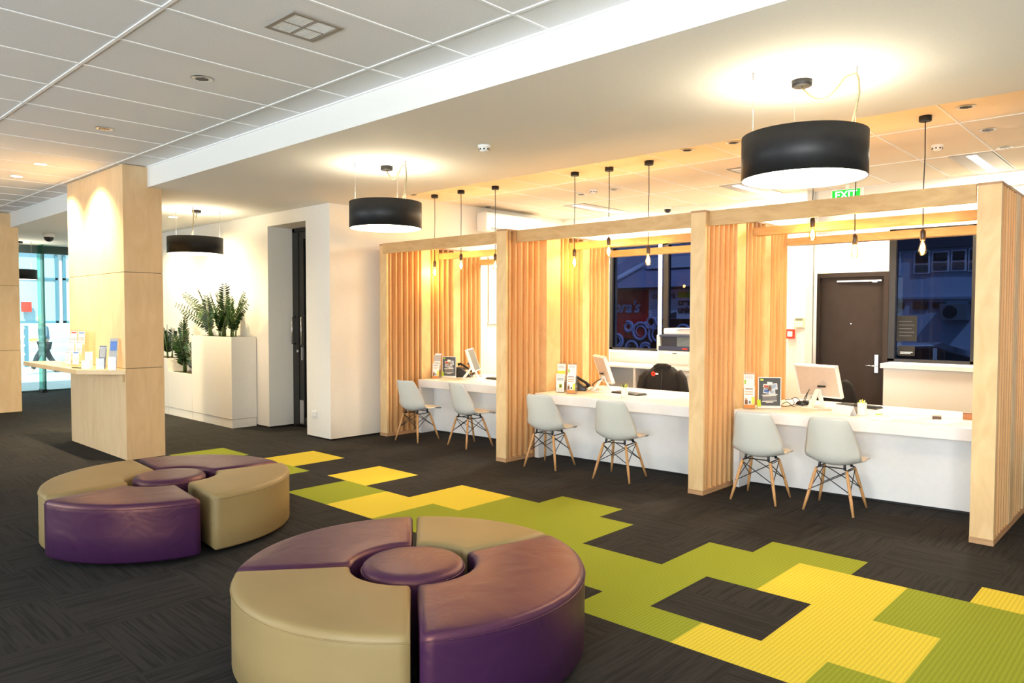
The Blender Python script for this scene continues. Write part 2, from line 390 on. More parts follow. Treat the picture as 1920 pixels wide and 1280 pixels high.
w3.box(-2.06, -1.98, 10.45, 10.56, 1.09, 2.8).box(-.56, -.5, 10.45, 10.56, 1.09, 2.8)
o3 = struct('window_2', w3, FRAMEB)
struct('glass_pane', MB().box(-2.92, -.56, 10.51, 10.52, 1.12, 2.74), TINT, o3)
# back door + transom
d = MB().box(-3.96, -3.0, 10.44, 10.56, 2.20, 2.26).box(-3.96, -3.89, 10.44, 10.56, 0, 2.2).box(-3.06, -3.0, 10.44, 10.56, 0, 2.2)
o = struct('door_1', d, DOORB)
dl_ = struct('door_leaf', MB().box(-3.89, -3.06, 10.49, 10.53, 0, 2.2), DOORB, o, bev=.003)
struct('door_handle', MB().box(-3.165, -3.12, 10.475, 10.49, .92, 1.16).cyl((-3.145, 10.48, 1.01), (-3.145, 10.43, 1.01), .009, n=10).cyl((-3.145, 10.435, 1.01), (-3.27, 10.435, 1.015), .009, n=10), CHROME, o)
struct('door_closer', MB().box(-3.66, -3.09, 10.45, 10.49, 2.135, 2.155).box(-3.2, -3.14, 10.44, 10.49, 2.12, 2.14), CHROME, o)
struct('peephole', MB().cyl((-3.475, 10.475, 1.57), (-3.475, 10.49, 1.57), .008, n=10), CHROME, o)
tr = struct('window_3', MB().box(-3.96, -3.0, 10.44, 10.56, 2.26, 2.31).box(-3.96, -3.93, 10.46, 10.56, 2.3, 2.8).box(-3.03, -3.0, 10.46, 10.56, 2.3, 2.8), WHITE)
struct('glass_pane', MB().box(-3.93, -3.03, 10.50, 10.51, 2.31, 2.8), TRANSOM_GLOW, tr)

# doorway in the rear left wall: black framed glass double door
y = 5.93
o = struct('door_2', MB().box(-10.05, -9.99, y, y+.05, 0, 2.965).box(-10.05, -9.02, y, y+.05, 2.91, 2.965), FRAMEB)
lf = struct('door_leaf', MB().box(-9.985, -9.87, y-.01, y+.04, .02, 2.90), BLACK, o)
lf2 = struct('door_leaf', MB().box(-9.865, -9.74, y, y+.05, .02, 2.90).box(-9.74, -9.05, y, y+.05, .02, .14).box(-9.74, -9.05, y, y+.05, 2.8, 2.9).box(-9.15, -9.02, y, y+.05, .02, 2.9), FRAMEB, o)
struct('glass_pane', MB().box(-9.74, -9.15, y+.02, y+.03, .14, 2.8), glass('dark_glass', (.45,.45,.45), .05), o)
for x in (-9.955, -9.70):
    struct('door_handle', MB().tube([(x, y-.01, 1.64), (x, y-.07, 1.64), (x, y-.07, 1.24), (x, y-.01, 1.24)], .011, 10), CHROME, o)
struct('kick_plate', MB().box(-9.855, -9.75, y-.008, y, .04, .40), CHROME, o)
struct('door_lock', MB().box(-9.80, -9.77, y-.012, y, 1.0, 1.19).cyl((-9.90, y-.02, 1.13), (-9.90, y, 1.13), .022, n=14), CHROME, o)

# street storefront far left
XG = -18.4
o = struct('window_6', MB().box(XG-.05, XG+.05, 3.0, YW, 2.98, ZS+.02).box(XG-.03, XG+.03, 3.0, YW, 0, .03).box(XG-.04, XG+.02, 4.80, 4.86, .03, 3.0), solid('frame_slate', (.06,.09,.10), .4))
struct('glass_pane', MB().box(XG-.008, XG+.008, 3.0, YW, .03, 2.98), SHOPGL, o)
struct('glass_fin', MB().box(XG+.03, XG+.42, 4.72, 4.745, .05, ZS), GREEN_GL, o)
struct('fin_shoe', MB().box(XG+.10, XG+.35, 4.69, 4.78, 0, .07), BLACK, o)

# ------------------------------------------------------------------ columns, shelf
def column(x0, x1, y0, y1, label):
    t = thing('clad_column', label, 'column', ((x0+x1)/2, (y0+y1)/2, 0), group='maple clad columns')
    zs = [0, 1.055, 2.16, ZC-.005]
    for i in range(3): obj('cladding_panel', MB().box(x0, x1, y0, y1, zs[i]+(.003 if i else 0), zs[i+1]-.003), COLW, t, world=True)
    obj('core', MB().box(x0+.01, x1-.01, y0+.01, y1-.01, .02, ZC-.02), FRAMEB, t, world=True)
column(-10.93, -8.99, 3.17, 3.60, 'wide maple clad column carrying the narrow counter shelf')
column(-16.6, -14.86, 3.12, 3.55, 'far maple clad column cut by the left edge, by the street glass')
t = thing('counter_shelf', 'pale maple shelf with angled corner fixed to the wide column', 'shelf', (-10.4, 3.1, .98))
obj('shelf_board', MB().prism([(-11.62, 2.80), (-9.45, 2.80), (-8.99, 3.168), (-11.45, 3.168)], .985, 1.04), SHELFW, t, world=True, bev=.004)
obj('support_panel', MB().box(-10.9, -9.02, 3.145, 3.168, .90, .984), COLW, t, world=True)

# leaflet dispenser and stands on the shelf
def print_card(name, w, h, base, marks, parent, loc, rz=0, tilt=0, th=.003):
    """flat printed card, front face towards -Y; marks: (x0,x1,z0,z1,material) in 0..1 of the card"""
    b = MB().box(-w/2, w/2, 0, th, 0, h)
    o = obj(name, b, base, parent); o.location = loc; o.rotation_euler = (-tilt, 0, rz)
    if marks:
        ms = []; mm = MB()
        for x0, x1, z0, z1, m in marks:
            if m not in ms: ms.append(m)
            mm.box(-w/2+x0*w, -w/2+x1*w, -.0028, -.0016, z0*h, z1*h, ms.index(m))
        obj('printed_design', mm, ms, o)
    return o
def lines(z0, z1, n, mat_, x0=.12, x1=.88):
    r = []; random.seed(n*7+int(z0*100))
    for i in range(n):
        z = z1-(z1-z0)*(i+.5)/n; h = (z1-z0)/n*.42; x = x0
        while x < x1-.05:
            w = random.uniform(.06, .16); r.append((x, min(x1, x+w), z-h/2, z+h/2, mat_)); x += w+.03
    return r
t = thing('leaflet_rack', 'white multi-pocket leaflet rack standing on the maple shelf', 'leaflet rack', (-10.15, 2.98, 1.04), math.radians(8))
obj('back_panel', MB().box(-.20, .20, .05, .056, 0, .44), CLEAR, t)
obj('side_panel', MB().box(.196, .20, -.05, .05, 0, .40), CLEAR, t); obj('side_panel', MB().box(-.20, -.196, -.05, .05, 0, .40), CLEAR, t)
for k, (x, z) in enumerate([(-.1, .0), (.1, .0), (-.1, .13), (.1, .13), (-.1, .26), (.1, .26)]):
    obj('pocket', MB().box(x-.097, x+.097, -.05+z*.3, -.047+z*.3, z, z+.08), CLEAR, t)
for k, (x, z, m) in enumerate([(-.1, .02, LGREY), (.1, .02, BLUE), (-.1, .14, LGREY), (.1, .14, LGREY), (-.1, .26, REDM), (.1, .26, BLUE)]):
    a = math.radians(8)
    px = -10.15 + x*math.cos(a) - (-.03+z*.3)*math.sin(a); py = 2.98 + x*math.sin(a) + (-.03+z*.3)*math.cos(a)
    o = print_card('leaflet', .16, .16, PAPER, [(.1,.9,.86,.95,m)]+lines(.3,.6,3,LGREY), None, (px, py, 1.04+z+.004), a, .05)
    tag(o, ['white leaflet in the bottom left pocket of the shelf rack', 'white leaflet in the bottom right pocket of the shelf rack', 'white leaflet in the middle left pocket of the shelf rack',
            'white leaflet in the middle right pocket of the shelf rack', 'red headed leaflet in the top left pocket of the shelf rack', 'blue headed leaflet in the top right pocket of the shelf rack'][k], 'leaflet', 'leaflets in the shelf rack')
for k, (x, y, h, lab) in enumerate([(-9.50, 2.93, .20, 'small empty acrylic holder at the front of the maple shelf'), (-9.30, 3.02, .26, 'acrylic holder with a dark card on the maple shelf'),
                                    (-9.13, 3.09, .30, 'tall acrylic holder with leaning leaflets beside the column edge')]):
    t = thing('acrylic_holder', lab, 'leaflet holder', (x, y, 1.04), math.radians(35), 'acrylic holders on the shelf')
    obj('pocket', MB().box(-.05, .05, -.03, -.027, 0, h*.5).box(-.05, -.047, -.03, .03, 0, h*.5).box(.047, .05, -.03, .03, 0, h*.5).box(-.05, .05, -.03, .03, 0, .003), CLEAR, t)
    obj('back_panel', MB().box(-.05, .05, .027, .03, 0, h), CLEAR, t)
o = print_card('leaflet', .09, .27, DGREY, [(.1,.9,.5,.9,LGREY)], None, (-9.30, 3.02, 1.045), math.radians(35), .12); tag(o, 'dark card in the middle acrylic holder on the shelf', 'leaflet')
o = print_card('leaflet', .10, .36, LGREY, [(.1,.9,.6,.9,BLUE)], None, (-9.13, 3.075, 1.045), math.radians(35), .12); tag(o, 'grey leaflet leaning in the tall acrylic holder', 'leaflet')
tag(obj('pen', MB().cyl((-9.80, 2.86, 1.046), (-9.62, 2.90, 1.046), .006, n=10), BLKP), 'black pen lying on the front edge of the maple shelf', 'pen')

# ------------------------------------------------------------------ ottomans
def wedge(R0, R1, a0, a1, H, gap=.012):
    """ring segment with soft rounded top edges, slightly domed"""
    n = 28; out = []
    pin = .0
    def outline(ins):
        p = []
        for k in range(n+1):
            a = a0 + (a1-a0)*k/n; r = R1-ins
            da = (gap+ins)/r; a = a0+da+(a1-a0-2*da)*k/n; p.append((r*math.cos(a), r*math.sin(a)))
        for k in range(11):
            r = R0+ins; da = (gap+ins)/r; a = a1-da-(a1-a0-2*da)*k/10; p.append((r*math.cos(a), r*math.sin(a)))
        return p
    prof = [(.012, .03), (.0, .045), (0, H*.5), (-.004, H-.06), (0, H-.028), (.006, H-.012), (.018, H-.003), (.035, H), (.08, H+.004), (.13, H+.006)]
    prof = [(max(i, 0), z) for i, z in prof]
    mb = MB(); N = n+1+11; vs = []; fs = []
    for i, z in prof: vs += [(x, y, z) for x, y in outline(i)]
    for i in range(len(prof)-1):
        for k in range(N): fs.append((i*N+k, i*N+(k+1)%N, (i+1)*N+(k+1)%N, (i+1)*N+k))
    mb.add(vs, fs, 0, True)
    # cap as strips between outer and inner arcs
    b = (len(prof)-1)*N; mid = []
    for k in range(n):
        j0 = n+1+10-int(round(10*k/n)); j1 = n+1+10-int(round(10*(k+1)/n))
        f = [b+k, b+k+1, b+j1, b+j0] if j0 != j1 else [b+k, b+k+1, b+j0]
        mb.f.append(f); mb.m.append(0); mb.s.append(True)
    mb.f.append([k for k in reversed(range(N))]); mb.m.append(0); mb.s.append(False)
    return mb
def seam(R0, R1, a0, a1, H, gap=.012):
    p = []
    for k in range(29):
        r = R1+.002; da = gap/r; a = a0+da+(a1-a0-2*da)*k/28; p.append((r*math.cos(a), r*math.sin(a), H-.034))
    return MB().tube(p, .0028, 6)
def ottoman(cx, cy, segs, lab_c, grp):
    t = thing('round_stool', lab_c, 'stool', (cx, cy, 0), group='round centre stools')
    prof = [(.245, .03), (.258, .045), (.26, .36), (.262, .392), (.256, .412), (.24, .426), (.20, .432), (.10, .436), (.001, .437)]
    obj('seat', MB().lathe(prof, n=48), PURP, t); obj('piping', MB().tube([(.262*math.cos(2*PI*k/48), .262*math.sin(2*PI*k/48), .395) for k in range(49)], .003, 6), PURP, t)
    obj('base', MB().lathe([(.22, 0), (.22, .03)], n=24), BLACK, t)
    for a0, a1, m, dr, lab in segs:
        am = math.radians((a0+a1)/2)
        t = thing('segment_ottoman', lab, 'ottoman', (cx+dr*math.cos(am), cy+dr*math.sin(am), 0), group=grp)
        obj('upholstery', wedge(.315, .87, math.radians(a0), math.radians(a1), .425), m, t)
        obj('piping', seam(.315, .87, math.radians(a0), math.radians(a1), .425), m, t)
        for aa, rr in ((a0+12, .42), (a0+12, .76), (a1-12, .42), (a1-12, .76)):
            a = math.radians(aa); obj('foot', MB().cyl((rr*math.cos(a), rr*math.sin(a), 0), (rr*math.cos(a), rr*math.sin(a), .031), .025, n=12), BLACK, t)
ottoman(-2.906, 2.387, [(-129, -39.5, BEIG, 0, 'beige segment of the nearer ottoman ring, front left'), (-38.5, 78, PURP, 0, 'large purple segment of the nearer ottoman ring, front right'),
                        (78, 140, BEIG, 0, 'small beige segment at the back of the nearer ottoman ring'), (140, 231, PURP, 0, 'purple segment of the nearer ottoman ring, back left')],
        'round purple stool in the middle of the nearer ottoman ring', 'nearer ottoman ring')
ottoman(-5.885, 2.386, [(-82, -7, PURP, .07, 'purple segment at the front of the farther ottoman ring'), (-6, 80, BEIG, .03, 'beige segment on the right of the farther ottoman ring'),
                        (81, 175, PURP, 0, 'purple segment at the back of the farther ottoman ring, by the column'), (176, 276, BEIG, 0, 'beige segment on the left of the farther ottoman ring')],
        'round purple stool in the middle of the farther ottoman ring', 'farther ottoman ring')

# ------------------------------------------------------------------ slatted booth screens, fascias, beams
SX = [-8.253, -5.83, -3.435, -1.144]; SY = [6.26, 6.08, 6.22, 6.30]
slabels = ['slatted birch ply screen standing against the left wall', 'slatted birch ply screen between the left and middle booths',
           'slatted birch ply screen between the middle and right booths', 'slatted birch ply screen closing the right booth, nearest the right edge']
H = .076
for X, Y, lab in zip(SX, SY, slabels):
    t = thing('slatted_screen', lab, 'screen', (X, Y+.9, 0), group='booth screens')
    def p(n, mb, m, **k): return obj(n, mb, m, t, world=True, **k)
    p('base_plate', MB().box(X-H-.002, X+H+.002, Y-.002, 8.15, 0, .045), EDGE)
    p('front_post', MB().box(X-H, X+H, Y, Y+.03, .045, 2.63), PLY)
    p('top_plate', MB().box(X-H-.002, X+H+.002, Y-.002, 8.15, 2.63, 2.65), EDGE)
    for s0, n, dlt in ((Y+.06, 6, .098), (7.09, 4, .098), (7.68, 5, .092)):
        m = MB(); e = MB()
        for k in range(n):
            y0 = s0+k*dlt; m.box(X-H+.002, X+H-.002, y0, y0+.024, .045, 2.63)
            for sg in (-1, 1): e.box(X+sg*(H-.002)-.0015, X+sg*(H-.002)+.0015, y0+.008, y0+.016, .045, 2.63)
        p('slat_section', m, SLAT); p('ply_lamination', e, EDGE)
    p('upright_board', MB().box(X-H, X+H, 6.88+(Y-6.26)*.5, 7.05, .045, 2.63), PLY)
    p('upright_board', MB().box(X-H, X+H, 7.50, 7.64, .045, 2.63), PLY)
bay = ['left', 'middle', 'right']
for i in range(3):
    x0, x1 = SX[i]+H+.004, SX[i+1]-H-.004; y = (SY[i]+SY[i+1])/2 + (.02 if i != 1 else .0)
    y = 6.25 if i == 1 else y
    o = obj('fascia_beam', MB().box(x0, x1, y, y+.035, 2.505, 2.645), PLYF, bev=.002)
    tag(o, 'plywood fascia beam across the front of the %s booth' % bay[i], 'beam', 'fascia beams')
    o = obj('cross_beam', MB().box(x0, x1, 7.20, 7.33, 2.49, 2.57), PLYF); tag(o, 'crossbeam behind the fascia of the %s booth' % bay[i], 'beam', 'crossbeams')
    o = obj('cross_beam', MB().box(x0, x1, 8.02, 8.15, 2.445, 2.525), PLYF); tag(o, 'rear crossbeam across the back of the %s booth' % bay[i], 'beam', 'crossbeams')

# ------------------------------------------------------------------ teller desks
DY = [6.79, 6.54, 6.77]
for i in range(3):
    x0, x1 = SX[i]+H+.03, SX[i+1]-H-.006; y = DY[i]
    t = thing('teller_desk', 'long white teller desk in the %s booth' % bay[i], 'desk', ((x0+x1)/2, y+.5, 0), group='teller desks')
    ysl = (.20 if i == 2 else .12)
    obj('desktop', MB().prism([(x0, y), (x1, y+ysl), (x1, y+1.35), (x0, y+1.35)], .65, .76), WHITE, t, world=True, bev=.006)
    obj('end_panel', MB().box(x0, x0+.06, y+.005, y+1.25, 0, .648), WHITE, t, world=True)
    obj('end_panel', MB().box(x1-.04, x1, y+.3, y+1.25, 0, .648), WHITE, t, world=True)
    obj('front_panel', MB().prism([(x0+.062, y+.235), (x1-.001, y+.235+ysl), (x1-.001, y+.255+ysl), (x0+.062, y+.255)], .02, .648), WHITE, t, world=True)
    obj('toe_kick', MB().prism([(x0+.062, y+.245), (x1-.001, y+.245+ysl), (x1-.001, y+.256+ysl), (x0+.062, y+.256)], 0, .019), BLACK, t, world=True)

# ------------------------------------------------------------------ shell chairs
def cr(P, t):
    n = len(P)-1; x = t*n; i = min(int(x), n-1); f = x-i
    p0 = P[max(i-1,0)]; p1 = P[i]; p2 = P[i+1]; p3 = P[min(i+2,n)]
    return [.5*((2*b)+(-a+c)*f+(2*a-5*b+4*c-d)*f*f+(-a+3*b-3*c+d)*f**3) for a, b, c, d in zip(p0, p1, p2, p3)]
#      y     z     halfwidth  cup_up  cup_fwd
PR = [(.252,.412,.180,-.004,.0),(.236,.442,.214,-.010,.0),(.13,.448,.224,-.004,.0),(.03,.428,.228,.012,.0),(-.08,.404,.230,.050,.01),(-.155,.42,.230,.080,.045),
      (-.20,.475,.228,.06,.09),(-.225,.56,.216,.03,.10),(-.245,.65,.200,.01,.085),(-.262,.74,.178,.0,.06),(-.270,.80,.155,.0,.04),(-.270,.815,.125,.0,.03)]
def shell_mb():
    rows = []
    for i in range(37):
        y, z, w, cu, cf = cr(PR, i/36); row = []
        for k in range(21):
            u = -1+2*k/20; a = abs(u)**2.2
            row.append((w*u, y+cf*a, z+cu*a))
        rows.append(row)
    return MB().grid(rows)
def make_chair():
    t = thing('shell_chair', 'x', 'chair', group='white shell chairs')
    sh = obj('seat_shell', shell_mb(), SHELL, t, solid=.010)
    feet = {(-1,-1):(-.205,-.215), (1,-1):(.205,-.215), (-1,1):(-.20,.205), (1,1):(.20,.205)}
    for (sx, sy), (fx, fy) in feet.items():
        top = Vector((.125*sx, .115*sy-.02, .365)); ft = Vector((fx, fy, 0))
        obj('leg', MB().tube([ft, ft.lerp(top, .3), ft.lerp(top, .8), top], [.0095, .0135, .0145, .012], 12), LEGW, t)
        obj('leg_bolt', MB().cyl(ft.lerp(top, .5)+Vector((0,-.018,0)), ft.lerp(top, .5)+Vector((0,.018,0)), .005, n=8), CHROME, t)
    fr = MB(); P = lambda sx, sy, f: Vector(feet[(sx, sy)]+(0,)).lerp(Vector((.125*sx, .115*sy-.02, .365)), f)
    for s in (-1, 1):
        fr.tube([P(s,-1,.96), P(s,1,.5)], .0042, 6).tube([P(s,1,.96), P(s,-1,.5)], .0042, 6)
        fr.tube([P(-1,s,.96), P(1,s,.5)], .0042, 6).tube([P(1,s,.96), P(-1,s,.5)], .0042, 6)
        fr.tube([P(-1,s,1.0), P(-1,s,1.0)+Vector((.03,0,.018)), P(1,s,1.0)+Vector((-.03,0,.018)), P(1,s,1.0)], .006, 6)
        fr.tube([P(s,-1,1.0), P(s,1,1.0)], .006, 6)
    obj('wire_brace', fr, BLACK, t)
    mt = MB()
    for sx in (-1, 1):
        for sy in (-1, 1): mt.cyl((.105*sx, .10*sy-.02, .370), (.10*sx, .09*sy-.02, .432), .012, n=10)
    obj('seat_mount', mt, BLKP, t)
    return t
ch = make_chair()
CH = [(-2.29, 6.60, 3, 'white shell chair with wooden legs at the right booth, nearer the right edge'), (-2.92, 6.50, 5, 'white shell chair with wooden legs at the right booth, beside the slatted screen'),
      (-4.36, 6.33, 9, 'white shell chair with wooden legs at the middle booth, in front of the keyboard'), (-5.28, 6.30, 7.7, 'white shell chair with wooden legs at the middle booth, beside the slatted screen'),
      (-6.84, 6.57, -8, 'white shell chair at the left booth, partly behind a screen post'), (-7.68, 6.39, 6.7, 'white shell chair with wooden legs at the left booth, nearest the left wall')]
for k, (x, y, r, lab) in enumerate(CH):
    if k == 0: ch.location = (x, y, 0); ch.rotation_euler = (0, 0, math.radians(r)); ch['label'] = lab
    else: dup(ch, (x, y, 0), math.radians(r), lab)

# ------------------------------------------------------------------ drum pendants
CABLE = solid('cable_beige', (.34,.29,.16))
def drum(x, y, r, z0, z1, lab, pts, power, cable=1, roof=ZS):
    t = thing('drum_pendant', lab, 'pendant lamp', (x, y, z0), group='black drum pendants')
    def p(n, mb, m, **k): return obj(n, mb, m, t, world=True, **k)
    p('drum_shade', MB().lathe([(r-.004, z0), (r, z0), (r, z1), (r-.004, z1)], (x, y, 0), 64, cap0=False, cap1=False), LAMPBLK)
    p('inner_lining', MB().lathe([(r-.005, z0+.001), (r-.005, z1-.001)], (x, y, 0), 64, cap0=False, cap1=False), SHADEIN)
    p('diffuser', MB().lathe([(.001, z0+.03), (r-.007, z0+.03)], (x, y, 0), 64, cap0=False, cap1=False), LAMP_IN)
    p('spider_frame', MB().cyl((x-r+.006, y, z1-.02), (x+r-.006, y, z1-.02), .005, n=8).cyl((x, y-r+.006, z1-.02), (x, y+r-.006, z1-.02), .005, n=8), GREYM)
    cx, cy = pts[3]
    p('ceiling_rose', MB().lathe([(.05, -.04), (.06, -.035), (.062, 0)], (cx, cy, roof), 24), LAMPBLK)
    for k in range(3):
        wx, wy = pts[k]
        p('suspension_wire', MB().cyl((wx, wy, z1-.01), (wx, wy, roof-.03), .0015, n=6), CHROME)
        p('wire_anchor', MB().lathe([(.004, -.045), (.006, -.03), (.006, -.005), (.011, 0)], (wx, wy, roof), 10), GREYM)
    wx, wy = pts[2]; pp = []
    for k in range(17):
        f = k/16; pp.append((cx+(wx-cx)*f, cy+(wy-cy)*f, roof-.045-(math.sin(PI*min(1,f*1.25))*.10 if f < .8 else 0)+.03*max(0, f-.7)))
    pp += [(wx+.012, wy, roof-.07), (wx+.018, wy, roof-.15), (wx, wy, z1+.1), (wx-.03, wy-.01, z1-.02)]
    p('power_cable', MB().tube(pp, .006, 8), CABLE)
    lamp('lamp_light', 'POINT', (x, y, z1-.06), power*1.1, (1, .80, .48), shadow_soft_size=.08)
    q = lamp('lamp_light', 'SPOT', (x, y, z0+.02), power*9.0, (1, .78, .50), spot_size=2.5, spot_blend=.8, shadow_soft_size=.25)
drum(-1.845, 4.65, .372, 2.53, 2.80, 'large black drum pendant nearest the camera, upper right', [(-2.03, 4.33), (-2.03, 4.95), (-1.53, 4.63), (-1.87, 4.67)], 8)
drum(-5.94, 4.54, .355, 2.53, 2.785, 'black drum pendant in front of the left booth', [(-6.07, 4.27), (-6.06, 4.78), (-5.62, 4.53), (-5.96, 4.57)], 8)
drum(-10.45, 4.64, .37, 2.53, 2.76, 'black drum pendant above the plant boxes', [(-10.75, 4.5), (-10.35, 4.95), (-10.2, 4.5), (-10.44, 4.66)], 8)
drum(-17.6, 4.22, .30, 2.38, 2.58, 'black drum pendant beside the street glass, half hidden by the far column', [(-17.8, 4.1), (-17.5, 4.4), (-17.4, 4.1), (-17.6, 4.22)], 5)

drum(2.25, 4.65, .372, 2.53, 2.80, 'added black drum pendant beyond the right edge of the view, lighting the soffit', [(2.07, 4.33), (2.07, 4.95), (2.57, 4.63), (2.23, 4.67)], 8)  # unseen pendant added to brighten the right end of the soffit
# ------------------------------------------------------------------ filament bulbs
BUL = [(-1.775, 7.10, 2.43, 'bare filament bulb in the right booth, nearest the right edge'), (-2.335, 7.10, 2.43, 'bare filament bulb in the middle of the right booth'), (-2.70, 7.05, 2.61, 'bare filament bulb in the right booth, nearest its slatted screen'),
       (-4.53, 7.09, 2.46, 'bare filament bulb in the middle booth, in front of the window mullion'), (-5.06, 7.08, 2.59, 'bare filament bulb in the middle of the middle booth'), (-5.54, 7.05, 2.48, 'bare filament bulb in the middle booth, nearest its slatted screen'),
       (-6.92, 7.10, 2.5, 'bare filament bulb in the left booth, behind the screen post'), (-7.50, 7.02, 2.53, 'bare filament bulb in the middle of the left booth'), (-8.05, 7.02, 2.46, 'bare filament bulb in the left booth, nearest the left wall')]
ROSE = [(-1.85, 7.37), (-2.36, 7.3), (-2.74, 7.3), (-4.575, 7.173), (-5.091, 7.153), (-5.505, 7.038), (-6.907, 7.101), (-7.448, 7.007), (-8.09, 7.036)]
def make_bulb():
    t = thing('filament_pendant', 'x', 'pendant lamp', group='filament pendants')
    obj('ceiling_rose', MB().lathe([(.047, -.045), (.05, -.04), (.05, 0)], (0, 0, .94), 24), LAMPBLK, t)
    obj('cord', MB().tube([(0,0,.9), (.004,0,.6), (-.004,0,.3), (0,0,0)], .0045, 8), BLACK, t)
    obj('lamp_holder', MB().lathe([(.006, 0), (.012,-.012), (.022,-.02), (.024,-.045), (.022,-.09), (.018,-.105)], n=20), solid('holder_bronze', (.06,.035,.02), .35), t)
    obj('bulb_glass', MB().lathe([(.014,-.105), (.018,-.12), (.027,-.15), (.032,-.18), (.030,-.205), (.018,-.225), (.001,-.232)], n=20), glass('amber_glass', (1,.80,.45), .06), t)
    f = MB()
    for k in range(6):
        a = 2*PI*k/6; f.tube([(.006*math.cos(a), .006*math.sin(a), -.125), (.017*math.cos(a), .017*math.sin(a), -.19)], .0036, 5)
        f.tube([(.017*math.cos(a), .017*math.sin(a), -.19), (.006*math.cos(a+.5), .006*math.sin(a+.5), -.125)], .0026, 5)
    obj('filament', f, FILA, t)
    return t
bl = make_bulb()
for k, (x, y, z, lab) in enumerate(BUL):
    z += .0
    if k == 0: bl.location = (x, y, 2.448); r = bl; bl['label'] = lab
    else: r = dup(bl, (x, y, 2.448), 0, lab)
    dz = z-2.448                                      # cords differ in length: only the holder and bulb move
    for c in r.children:
        if c.name.startswith(('lamp_holder', 'bulb_glass', 'filament')): c.location.z = dz
    lamp('bulb_light', 'POINT', (x, y, z-.165), 16, (1, .62, .25), shadow_soft_size=.03)

# ------------------------------------------------------------------ ceiling fittings
DIML = emis('downlight_glow', (1.0,.93,.82), 1.2)
def make_downlight(lit):
    t = thing('downlight', 'x', 'downlight')
    obj('trim_ring', MB().lathe([(.075, -.004), (.062, -.004), (.060, .0), (.075, .0)], n=32, cap0=False, cap1=False), WPLAS, t)
    obj('reflector', MB().lathe([(.061, -.003), (.045, -.0025), (.02, -.0018), (.001, -.0018)], n=32, cap0=False), solid('reflector_silver', (.72,.70,.66), .3) if not lit else DLIT, t)
    b = MB()
    for k in (-1, 0, 1): b.box(-.045+abs(k)*.012, .045-abs(k)*.012, k*.026-.005, k*.026+.005, -.0085, -.0045)
    obj('louvre', b, BLKP if not lit else WPLAS, t)
    return t
d0 = make_downlight(False); d1 = make_downlight(True)
DL = [(-5.35,2.44,'unlit recessed downlight in the grey tiles, nearest the air vent',0),(-7.45,2.475,'unlit recessed downlight in the grey tiles, between the nearer one and the lit pair',0),
      (-9.74,2.56,'lit downlight in front of the wide column, nearer of the pair',1),(-10.82,2.58,'lit downlight in front of the wide column, farther of the pair',1),
      (-1.454,7.0,'recessed downlight over the tellers at upper right, foremost of three in a row',0),(-1.48,7.995,'recessed downlight over the tellers at upper right, middle of three in a row',0),(-1.503,8.94,'recessed downlight over the tellers at upper right, rearmost of three in a row',0),
      (-3.935,6.88,'recessed downlight over the tellers, left one of the pair left of the large pendant',0),(-3.43,6.89,'recessed downlight over the tellers, right one of the pair left of the large pendant',0),
      (-5.86,6.72,'recessed downlight along the soffit edge above the middle booth cords, right of a pair',0),(-6.45,6.65,'recessed downlight along the soffit edge above the left booth cords, left of a pair',0),(-8.25,6.79,'recessed downlight in the far front corner of the teller ceiling',0),
      (-5.89,8.36,'recessed downlight deeper over the tellers, just right of the small smoke detector',0),(-6.47,8.38,'recessed downlight deeper over the tellers, left of the small smoke detector',0),(-8.3,8.35,'recessed downlight above the wall mounted air conditioner',0)]
used = {0: False, 1: False}
for x, y, lab, lit in DL:
    src = d1 if lit else d0; z = ZC
    if not used[lit]: used[lit] = True; src.location = (x, y, z); src.rotation_euler = (0, 0, .7); src['label'] = lab; r = src
    else: r = dup(src, (x, y, z), .7, lab)
    r['group'] = 'lit downlights' if lit else 'unlit downlights'
    if lit:
        q = lamp('downlight_or_fill_beam', 'SPOT', (x, y+.1, z-.03), 270, (1, .78, .45), spot_size=1.8, spot_blend=1.0, shadow_soft_size=.03); aim(q, (0, .42, -1))
def vent(x, y, z, s, lab, ang=0):
    t = thing('air_vent', lab, 'air vent', (x, y, z))
    h = s/2
    obj('vent_frame', MB().box(-h,h,-h,-h+.026,-.008,0).box(-h,h,h-.026,h,-.008,0).box(-h,-h+.026,-h+.026,h-.026,-.008,0).box(h-.026,h,-h+.026,h-.026,-.008,0).box(-.005,.005,-h+.026,h-.026,-.007,0).box(-h+.026,-.006,-.005,.005,-.007,0).box(.006,h-.026,-.005,.005,-.007,0), solid('vent_frame_grey', (.30,.26,.22), .5), t)
    obj('vent_backing', MB().box(-h+.02,h-.02,-h+.02,h-.02,-.001,0), GREYM, t)
    for qx in (0, 1):
        for qy in (0, 1):
            b = MB(); x0 = -h+.028 if qx == 0 else .007; y0 = -h+.028 if qy == 0 else .007; L_ = h-.037
            for k in range(8):
                if qx == 1 and qy == 1: b.box(x0+L_*k/8, x0+L_*k/8+.005, y0, y0+L_, -.006, -.001)
                else: b.box(x0, x0+L_, y0+L_*k/8, y0+L_*k/8+.011, -.006, -.001)
            obj('vane_bank', b, WPLAS, t)
    return t
vent(-3.95, 2.42, ZC, .33, 'square air vent with four vane banks in the grey ceiling tiles')
vent(-3.95, 8.25, ZC, .32, 'small square air vent in the teller ceiling, left of the large pendant')
